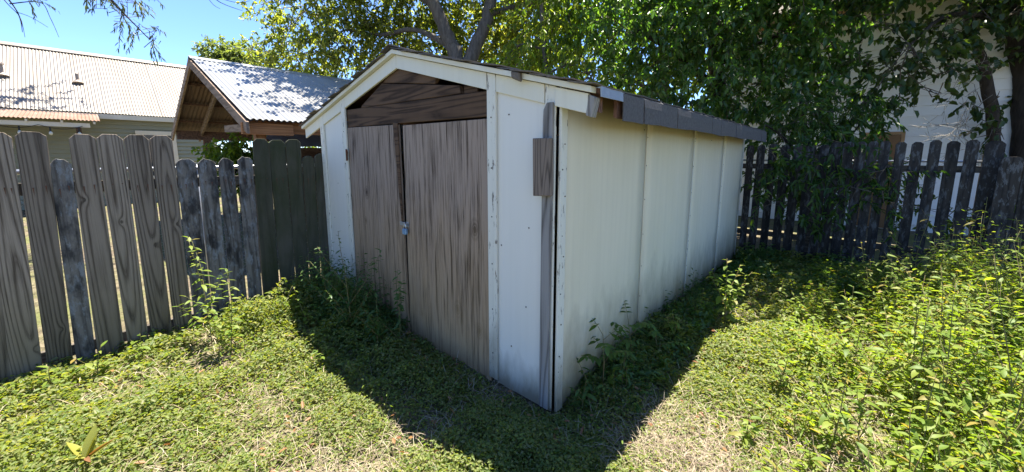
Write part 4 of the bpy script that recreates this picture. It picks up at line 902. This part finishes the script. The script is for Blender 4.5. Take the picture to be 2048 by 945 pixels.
# straw coloured bare spots: near the front right of the shed and along the near edge
bare = np.exp(-(((P[:, 0] - 0.95) / 0.28) ** 2 + ((P[:, 1] - 1.85) / 0.32) ** 2)) * 1.5 + np.exp(-(((P[:, 0] + 0.9) / 0.6) ** 2 + ((P[:, 1] - 1.5) / 0.25) ** 2)) * 0.5 + np.exp(-(((P[:, 0] - 1.6) / 0.6) ** 2 + ((P[:, 1] - 1.45) / 0.3) ** 2)) * 0.9
keep = RNG.random(len(P)) < np.clip(0.68 + 0.7 * pt - bare * 0.62, 0.14, 1)
P = P[keep]; pt = pt[keep]; dist = np.hypot(P[:, 0], P[:, 1]); n = len(P)
u_, v_ = uv(P); sh = shaded_zone(P)
hh = (0.03 + 0.075 * np.clip(pt + 0.5, 0, 1.5)) * (1 + bump2(P[:, 0], P[:, 1], -2.28, 3.35, 0.45, 2.2)); hh = hh * (1 + 0.6 * sh); hh = hh * (1 - 0.8 * np.exp(-(u_ / 0.4) ** 2) * np.clip((1.7 - v_) / 0.5, 0, 1) * (v_ > -0.5))
z = hz(P[:, 0], P[:, 1]) + hh * RNG.random(n) ** 0.7
base = np.concatenate([P, z[:, None]], 1)
ax = unit(RNG.normal(size=(n, 3)) * np.array([1, 1, 0.35]) + np.array([0, 0, 0.25])); nr = unit(RNG.normal(size=(n, 3)) * 0.5 + np.array([0, 0, 1.0]))
Ls = (0.013 + 0.015 * RNG.random(n)) * np.clip(dist / 2.6, 0.85, 2.2)
for nm_, mk, mt in (('ground_cover', ~sh, 'l_ground'), ('ground_cover', sh, 'l_ground')):
    v, f = leaves(base[mk], ax[mk], nr[mk], Ls[mk] * (1.2 if mk is sh else 1), Ls[mk] * 0.62, 0.2, 0.2)
    tag(link(nm_, npmesh(nm_, v, f, M[mt])), 'low creeping leafy ground cover across the sunny yard' if mk is not sh else 'taller leafy ground cover along the foot of the shed', 'ground cover', kind='stuff')
# dry grass and straw
P = scatter(90000, 1.35, 8.0); P = P[outside(P) & in_yard(P)]
bare = np.exp(-(((P[:, 0] - 0.95) / 0.3) ** 2 + ((P[:, 1] - 1.85) / 0.34) ** 2)) * 1.5 + np.exp(-(((P[:, 0] + 0.6) / 0.7) ** 2 + ((P[:, 1] - 1.5) / 0.22) ** 2)) * 0.8 + np.exp(-(((P[:, 0] - 1.6) / 0.8) ** 2 + ((P[:, 1] - 1.4) / 0.4) ** 2)) * 1.2
P = P[RNG.random(len(P)) < np.clip(0.13 - 0.2 * noise2(P[:, 0], P[:, 1], 2.3, 1.0) + 0.38 * bare, 0.04, 1)]
n = len(P); dist = np.hypot(P[:, 0], P[:, 1])
L = (0.05 + 0.09 * RNG.random(n)); az = RNG.random(n) * 2 * math.pi; el = np.abs(RNG.normal(size=n)) * 0.45
d = np.stack([np.cos(az) * np.cos(el), np.sin(az) * np.cos(el), np.sin(el)], 1); w = 0.0011 * np.clip(dist / 2.2, 0.8, 2.5)
b = np.concatenate([P, (hz(P[:, 0], P[:, 1]) + 0.005 + 0.045 * RNG.random(n))[:, None]], 1)
sd_ = unit(np.cross(d, np.array([0, 0, 1.0]))) * w[:, None]
mid = b + d * (L * .55)[:, None] + np.array([0, 0, 1.0]) * (L * .06)[:, None]; tip = b + d * L[:, None] - np.array([0, 0, 1.0]) * (L * .1)[:, None]
v = np.stack([b - sd_, b + sd_, mid + sd_, mid - sd_, tip], 1).reshape(-1, 3); i = np.arange(n)[:, None] * 5
f4 = i + np.array([[0, 1, 2, 3]]); f4b = np.concatenate([i + np.array([[3, 2, 4, 4]])], 0)
f3 = np.concatenate([i + np.array([[0, 1, 2]]), i + np.array([[0, 2, 3]]), i + np.array([[3, 2, 4]])], 0)
tag(link('dry_grass', npmesh('dry_grass', v, f3, M['straw'])), 'dry tan grass blades lying among the ground cover', 'dry grass', kind='stuff')

# taller leafy understory in the right corner and round the shed foot
def patch(name, label, n, sampler, hmax, L, mat, wr=0.36):
    P = sampler(n); P = P[outside(P) & in_yard(P)]; n = len(P)
    hm = hmax(P); kp = RNG.random(n) < np.clip(hm / 0.2, 0.04, 1); P = P[kp]; hm = hm[kp]; n = len(P); h = hm * RNG.random(n) ** 0.8
    base = np.concatenate([P, (hz(P[:, 0], P[:, 1]) + h)[:, None]], 1)
    ax = unit(RNG.normal(size=(n, 3)) * np.array([1, 1, .55]) + np.array([0, 0, .15])); nr = unit(RNG.normal(size=(n, 3)) * .9 + np.array([0, 0, 1.0]))
    Ls = L * (0.6 + 0.7 * RNG.random(n)); v, f = leaves(base, ax, nr, Ls, Ls * wr, .3, .25)
    return tag(link(name, npmesh(name, v, f, M[mat])), label, 'weeds', kind='stuff')
def box_uv(u0, u1, v0, v1):
    def s(n):
        u = u0 + (u1 - u0) * RNG.random(n); v = v0 + (v1 - v0) * RNG.random(n)
        return C0[:2] + U[:2] * u[:, None] + V[:2] * v[:, None]
    return s
def right_h(P):
    u, v = uv(P); e = np.clip((-v - 0.62) / 1.5, 0, 1) * np.clip((u + 0.9) / 2.6, 0.03, 1)
    return 0.012 + 0.72 * e * (0.62 + 0.75 * noise2(P[:, 0], P[:, 1], 3.6, .4)).clip(.06, 1.4)
def stem_patch(name, label, n, sampler, hfun, L, mat, per=34):
    P = sampler(n); P = P[outside(P) & in_yard(P)]; hm = hfun(P); kp = RNG.random(len(P)) < np.clip(hm / 0.3, 0.05, 1); P = P[kp]; hm = hm[kp] * (0.55 + 0.7 * RNG.random(kp.sum())); n = len(P)
    root = np.concatenate([P, hz(P[:, 0], P[:, 1])[:, None]], 1); ln = unit(RNG.normal(size=(n, 3)) * np.array([.16, .16, 0]) + np.array([0, 0, 1.0]))
    bs, ax, nr, Ls = [], [], [], []; ph = RNG.random(n) * 6.28
    for k in range(per):
        t = 0.12 + 0.88 * (k + RNG.random(n)) / per; az = ph + k * 2.4 + RNG.normal(size=n) * .4; el = RNG.normal(size=n) * .35 + 0.25
        d = np.stack([np.cos(az) * np.cos(el), np.sin(az) * np.cos(el), np.sin(el)], 1)
        off = (0.015 + 0.07 * RNG.random(n) * (1 - 0.55 * t)) ; kp = RNG.random(n) < np.clip(hm / 0.45, 0.25, 1)
        bs.append((root + ln * (hm * t)[:, None] + d * off[:, None])[kp]); ax.append(d[kp]); nr.append(unit(RNG.normal(size=(n, 3)) * .5 + np.array([0, 0, 1.0]) - d * np.sin(el)[:, None])[kp]); Ls.append((L * (0.55 + 0.75 * RNG.random(n)) * (1.15 - .45 * t))[kp])
    ls = np.concatenate(Ls); v, f = leaves(np.concatenate(bs), np.concatenate(ax), np.concatenate(nr), ls, ls * (.26 + .2 * RNG.random(len(ls))), .3, .25)
    me = npmesh(name, v, f, M[mat]); tag(link(name, me), label, 'weeds', kind='stuff')
    v, f = sticks(np.stack([root, root + ln * hm[:, None]], 1), 0.0022); return tag(link('weed_stems', npmesh('weed_stems', v, f, M['stem'])), 'thin upright stems of the ' + label, 'weeds', kind='stuff')
stem_patch('weed_patch', 'mass of knee high sunny weeds filling the right corner', 3600, box_uv(-1.3, 4.8, -3.7, -0.6), right_h, 0.056, 'l_weed')
patch('weed_patch', 'low leafy undergrowth between the sunny right corner weeds', 16000, box_uv(-1.2, 4.8, -3.6, -0.6), lambda P: right_h(P) * .45, 0.045, 'l_weed')
def lawn(n):
    P = scatter(n, 1.4, 6.0); u, v = uv(P); return P[(v > -0.6) | (u < -0.6)]
stem_patch('weed_patch', 'little upright sprigs scattered over the ground cover', 900, lawn, lambda P: 0.09 + 0.10 * np.clip(noise2(P[:, 0], P[:, 1], 3.0, 2.0) + .3, 0, 1), 0.03, 'l_weed', 22)
P = scatter(900, 1.4, 7.0); P = P[outside(P) & in_yard(P)]; n = len(P); L = 0.02 + 0.035 * RNG.random(n)
v, f = leaves(np.concatenate([P, (hz(P[:, 0], P[:, 1]) + 0.03 + 0.05 * RNG.random(n))[:, None]], 1), unit(RNG.normal(size=(n, 3)) * np.array([1, 1, .25])), unit(RNG.normal(size=(n, 3)) * .4 + np.array([0, 0, 1])), L, L * .5, -.2, .3)
tag(link('leaf_litter', npmesh('leaf_litter', v, f, M['l_brown'])), 'curled brown fallen leaves on the ground cover', 'leaf litter', kind='stuff')
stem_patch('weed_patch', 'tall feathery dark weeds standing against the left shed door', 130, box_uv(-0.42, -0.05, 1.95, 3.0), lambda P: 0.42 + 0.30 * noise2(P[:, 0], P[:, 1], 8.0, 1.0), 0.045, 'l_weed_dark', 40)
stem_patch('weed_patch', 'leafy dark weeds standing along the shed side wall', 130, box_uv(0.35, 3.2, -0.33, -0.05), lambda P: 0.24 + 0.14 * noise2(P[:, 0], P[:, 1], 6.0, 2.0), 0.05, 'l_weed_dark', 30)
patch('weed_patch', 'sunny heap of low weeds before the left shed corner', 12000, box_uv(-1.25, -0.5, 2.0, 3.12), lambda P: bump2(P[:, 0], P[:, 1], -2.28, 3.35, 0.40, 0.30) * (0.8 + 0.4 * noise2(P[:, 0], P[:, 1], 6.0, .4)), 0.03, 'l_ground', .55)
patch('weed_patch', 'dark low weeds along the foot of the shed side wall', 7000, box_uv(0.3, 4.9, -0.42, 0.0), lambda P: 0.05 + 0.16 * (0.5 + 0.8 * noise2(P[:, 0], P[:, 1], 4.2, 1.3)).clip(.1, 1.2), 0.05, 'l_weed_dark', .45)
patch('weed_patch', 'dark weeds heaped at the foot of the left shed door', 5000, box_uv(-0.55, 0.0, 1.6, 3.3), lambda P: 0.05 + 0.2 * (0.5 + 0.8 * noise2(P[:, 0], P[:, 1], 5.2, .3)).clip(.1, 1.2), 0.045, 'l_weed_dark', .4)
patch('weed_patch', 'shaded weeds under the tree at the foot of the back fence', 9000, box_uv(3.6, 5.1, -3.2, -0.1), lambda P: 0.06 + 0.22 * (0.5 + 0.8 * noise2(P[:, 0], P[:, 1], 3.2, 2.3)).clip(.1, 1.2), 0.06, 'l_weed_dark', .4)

# ------------------------------------------------------------------ WEEDS, one by one
def leaf_mesh(name, L, Wd, mat, curl=0.3, fold=0.2, seg=4, waist=0.42):
    vs, fs = [], []
    for k in range(seg + 1):
        t = k / seg; w = Wd / 2 * math.sin(math.pi * min(1, (t * (1 - waist) / waist if t < waist else 1) * 0.5 + (0 if t < waist else 0))) if False else Wd / 2 * (math.sin(math.pi * t ** 0.8) ** 0.8 if 0 < t < 1 else 0.02)
        x = L * t; z = -curl * L * t * t
        vs += [(x, -w, z + fold * w), (x, 0, z), (x, w, z + fold * w)]
    for k in range(seg):
        a = k * 3; fs += [(a, a + 3, a + 4, a + 1), (a + 1, a + 4, a + 5, a + 2)]
    return pydata(name, vs, fs, M[mat], True)
def grow(root, lm, height, n_leaf, rseed, lean=(0, 0), side_stems=2, stem_r=0.004, zfrom=0.2, joined=None, bend=0.05):
    """stems + leaves under root; leaves are parts unless joined is a material name"""
    r = random.Random(rseed); stems = []
    def path(p0, d, L, n=6):
        pts = [Vector(p0)]; d = Vector(d).normalized()
        for k in range(n):
            d = (d + Vector((r.gauss(0, bend), r.gauss(0, bend), 0.02))).normalized(); pts.append(pts[-1] + d * (L / n))
        return pts
    main = path((0, 0, -0.02), (lean[0], lean[1], 1), height); stems.append((main, stem_r, zfrom))
    for k in range(side_stems):
        i = r.randint(1, 3); a = r.uniform(0, 6.28); stems.append((path(main[i], (math.cos(a) * .8, math.sin(a) * .8, 1), height * r.uniform(.35, .6)), stem_r * .7, 0.1))
    mb = MB()
    for pts, sr, _ in stems: mb.tube(pts, [sr * (1 - .65 * k / (len(pts) - 1)) for k in range(len(pts))], 5)
    mb.build('stem', M['stem'], root, smooth=True)
    tot = sum((1 if i == 0 else .6) for i in range(len(stems)))
    jb = MB()
    for i, (pts, sr, zf) in enumerate(stems):
        n = max(4, int(n_leaf * (1 if i == 0 else .6) / tot))
        for k in range(n):
            t = zf + (1 - zf) * (k + r.random() * .7) / n; f = min(t, .999) * (len(pts) - 1); j = int(f); p = pts[j].lerp(pts[j + 1], f - j)
            a = k * 2.4 + r.uniform(-.5, .5); el = r.uniform(-.25, .35) + (0.5 if t > .92 else 0); sc = r.uniform(.5, 1.1) * (1.05 - .4 * t)
            me = lm[r.randrange(len(lm))]
            if joined is None:
                o = link('leaf', me, root, p, (r.uniform(-.4, .4), -el, a)); o.scale = (sc, sc, sc)
            else:
                mt = Matrix.Translation(p) @ Matrix.Rotation(a, 4, 'Z') @ Matrix.Rotation(-el, 4, 'Y') @ Matrix.Rotation(r.uniform(-.4, .4), 4, 'X') @ Matrix.Scale(sc, 4)
                jb.add([mt @ v.co for v in me.vertices], [tuple(q.vertices) for q in me.polygons])
    if joined:
        o = link('foliage', pydata('foliage', jb.v, jb.f, M[joined], True), root); o['kind'] = 'stuff'
def gz(p): return (p[0], p[1], float(hz(p[0], p[1])))
LW = [leaf_mesh('leaf', .105, .036, 'l_weed'), leaf_mesh('leaf', .09, .034, 'l_weed', .15), leaf_mesh('leaf', .115, .038, 'l_weed', .4)]
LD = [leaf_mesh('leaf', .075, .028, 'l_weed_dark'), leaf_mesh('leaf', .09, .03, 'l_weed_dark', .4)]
LB = [leaf_mesh('leaf', .075, .036, 'l_weed'), leaf_mesh('leaf', .09, .042, 'l_weed', .35)]
def plant(name, label, pos, lm, h, n, seed, cat='weed', group=None, **kw):
    root = empty(name, gz(pos), random.uniform(0, 6.28) if 'rz' not in kw else kw.pop('rz'), label, cat, group); grow(root, lm, h, n, seed, **kw); return root
def gp(px, py, z=0.0): return ground_at(px, py, z)
plant('tall_weed', 'tallest spindly yellow green weed against the left fence', gp(424, 690), LW, 0.98, 84, 1, rz=0, lean=(-.22, .12), side_stems=3, bend=.05)
plant('tall_weed', 'second spindly weed just right of the tallest by the left fence', gp(462, 705), LW, 0.76, 66, 2, rz=0, lean=(-.02, .05), side_stems=2)
plant('tall_weed', 'low sprawling weed at the foot of the mossy pickets', gp(555, 655), LW, 0.40, 20, 3, rz=0, lean=(.3, .2), side_stems=1)
plant('tall_weed', 'arching bright weed in front of the left shed corner', gp(625, 660), LB, 0.46, 24, 4, rz=0, lean=(-.5, .1), side_stems=1)
plant('tall_weed', 'bushy weed at the foot of the widest grey picket', gp(195, 745), LW, 0.30, 26, 5, side_stems=3)
plant('tall_weed', 'small weed sprouting in the gap of the leftmost pickets', gp(108, 775), LW, 0.24, 18, 6, side_stems=2)
plant('tall_weed', 'short broad leaved weed under the knotty pickets', gp(285, 715), LB, 0.26, 18, 7, side_stems=2)
plant('tall_weed', 'low leafy weed left of the tallest fence weed', gp(350, 705), LB, 0.22, 18, 8, side_stems=2)
plant('tall_weed', 'tiny leafy weed at the lower left photo edge', gp(30, 790), LB, 0.16, 12, 9, side_stems=1)
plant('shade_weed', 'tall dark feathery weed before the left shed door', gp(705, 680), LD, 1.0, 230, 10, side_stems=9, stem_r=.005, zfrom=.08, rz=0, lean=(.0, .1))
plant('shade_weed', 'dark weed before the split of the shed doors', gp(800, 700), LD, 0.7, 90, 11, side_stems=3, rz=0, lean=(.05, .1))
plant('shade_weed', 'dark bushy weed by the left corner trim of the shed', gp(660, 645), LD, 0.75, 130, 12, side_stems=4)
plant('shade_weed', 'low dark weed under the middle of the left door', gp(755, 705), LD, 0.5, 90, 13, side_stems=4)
plant('bright_weed', 'bright isolated weed near the far end of the shed wall', gp(1447, 650), LB, 0.58, 110, 14, side_stems=7).scale = (1.25, 1.25, 1.2)
plant('bright_weed', 'pale weed right of the isolated bright weed', gp(1560, 610), LW, 0.34, 24, 15, side_stems=3)
plant('bright_weed', 'leafy sprig at the bottom edge right of centre', gp(1620, 935), LB, 0.15, 16, 16, side_stems=2)
plant('bright_weed', 'thin sprig standing in the shade edge before the shed', gp(640, 735), LB, 0.2, 14, 17, side_stems=1)
plant('shade_weed', 'broad leaved weed at the wall foot right of the saplings', gp(1345, 690), LB, 0.34, 40, 31, side_stems=4)
plant('shade_weed', 'leafy weed at the wall foot by the second joint', gp(1395, 645), LB, 0.40, 46, 32, side_stems=4)
plant('shade_weed', 'low weed just right of the nailed corner board', gp(1165, 810), LD, 0.26, 34, 33, side_stems=4)
plant('shade_weed', 'leafy clump between the two feather leaved saplings', gp(1235, 770), LB, 0.24, 36, 34, side_stems=4)
# pinnate saplings by the side wall
def pinnate(name, label, pos, h, seed, fronds, lean):
    root = empty(name, gz(pos), 0, label, 'sapling'); r = random.Random(seed)
    lm = [leaf_mesh('leaflet', .072, .033, 'l_pin', .2), leaf_mesh('leaflet', .065, .032, 'l_pin', .1)]
    mb = MB(); top = Vector((lean[0] * h, lean[1] * h, h)); mb.tube([(0, 0, -.02), top * .5 + Vector((.01, 0, 0)), top], [.005, .004, .002], 5)
    for k in range(fronds):
        t = .45 + .55 * k / max(1, fronds - 1); p = top * t; a = k * 2.4 + r.uniform(-.4, .4) + seed; d = Vector((math.cos(a), math.sin(a), 1.5 if k == fronds - 1 else .9)).normalized(); L = r.uniform(.2, .3)
        q = [p + d * (L * s) - Vector((0, 0, 1)) * (L * .3 * s * s) for s in (0, .33, .66, 1)]; mb.tube(q, [.002, .0018, .0014, .001], 4)
        for j in range(5):
            s = .3 + .17 * j; b = p + d * (L * s) - Vector((0, 0, 1)) * (L * .3 * s * s)
            for sg in (1, -1): 
                o = link('leaflet', lm[j % 2], root, b, (0, r.uniform(-.1, .3), a + sg * 1.05)); sc = 1.05 - .12 * j; o.scale = (sc, sc, sc)
        link('leaflet', lm[0], root, q[-1], (0, .3, a))
    mb.build('stem', M['stem'], root, smooth=True)
pinnate('sapling', 'nearer feather leaved sapling by the shed side wall', gp(1205, 775), 0.40, 1, 7, (0.0, .1))
pinnate('sapling', 'farther feather leaved sapling by the first wall joint', gp(1262, 728), 0.36, 2, 6, (-.05, .15))
pinnate('sapling', 'small feather leaved sapling right of the first wall joint', gp(1310, 715), 0.20, 3, 4, (.05, .1))
plant('tall_weed', 'thin weed leaning beside the nailed corner board', gp(1190, 790), LD, 0.36, 14, 19, rz=0, lean=(-.25, .1), side_stems=1)
# dry grass stalk by the mossy pickets
gs = empty('grass_stalk', gz(gp(572, 640)), 0, 'single dry arching grass stalk by the mossy pickets', 'grass stalk')
MB().tube([(0, 0, -.02), (.02, 0, .12), (.05, 0, .24), (.10, 0, .32), (.13, 0, .34)], [.003, .003, .0025, .002, .001], 5).build('stem', M['straw'], gs)
# the yellow plant: every big leaf a part
yp = empty('yellow_plant', gz(gp(176, 942)), 0, 'plant with large yellow green leaves at the bottom left', 'plant')
big = [leaf_mesh('leaf', .21, .062, 'l_yellow', .12, .25, 8), leaf_mesh('leaf', .17, .055, 'l_yellow', .1, .3, 8), leaf_mesh('leaf', .15, .03, 'l_brown', .25, .3, 8)]
for i, (m, az, el, rl, s) in enumerate(((0, 2.75, .50, .5, .92), (0, 1.75, 1.15, .2, .9), (1, 1.25, 1.2, -.5, .95), (1, .35, .65, .3, .9), (2, .55, .75, -.4, 1.1), (1, 3.6, .35, .2, .6), (2, -.6, .4, .3, .7))):
    o = link('leaf', big[m], yp, (0, 0, .075 + .004 * i), (rl, -el, az)); o.scale = (s * .9,) * 3
    if m == 2: o['label'] = 'narrow browning leaf'
MB().tube([(0, 0, -.03), (0, 0, .09)], [.008, .006], 6).build('stem', M['stem'], yp)

# sunny right hand weeds
GRP = 'leafy sunlit weeds crowding the right corner'
r = random.Random(21); k = 0
spots = []
while len(spots) < 78:
    u, v = r.uniform(-1.3, 4.3), r.uniform(-3.5, -0.95)
    p = W(u, v); 
    if p[1] < 0.9 or abs(p[0] / max(p[1], .1)) > 1.55: continue
    dens = min(1, max(0.12, (-v - 0.9) / 1.2))
    if r.random() > dens or any((p[0] - q[0]) ** 2 + (p[1] - q[1]) ** 2 < 0.14 ** 2 for q in spots): continue
    spots.append((p[0], p[1], u, v))
spots.sort(key=lambda s: math.hypot(s[0], s[1]))
for i, (x, y, u, v) in enumerate(spots):
    e = min(1, max(0, (-v - 0.9) / 1.5)); h = (0.28 + 0.85 * e) * r.uniform(.75, 1.2)
    if u < 0.6: h *= 0.75
    root = empty('corner_weed', (x, y, float(hz(x, y))), r.uniform(0, 6.28), 'leafy sunlit weed in the thick patch filling the right corner', 'weed', GRP)
    grow(root, LW if i % 3 else LB, h, 34 if i < 26 else 46, 100 + i, side_stems=4, joined=None if i < 26 else 'l_weed', lean=(r.uniform(-.12, .12), r.uniform(-.12, .12)))
print('objects', len(bpy.data.objects))
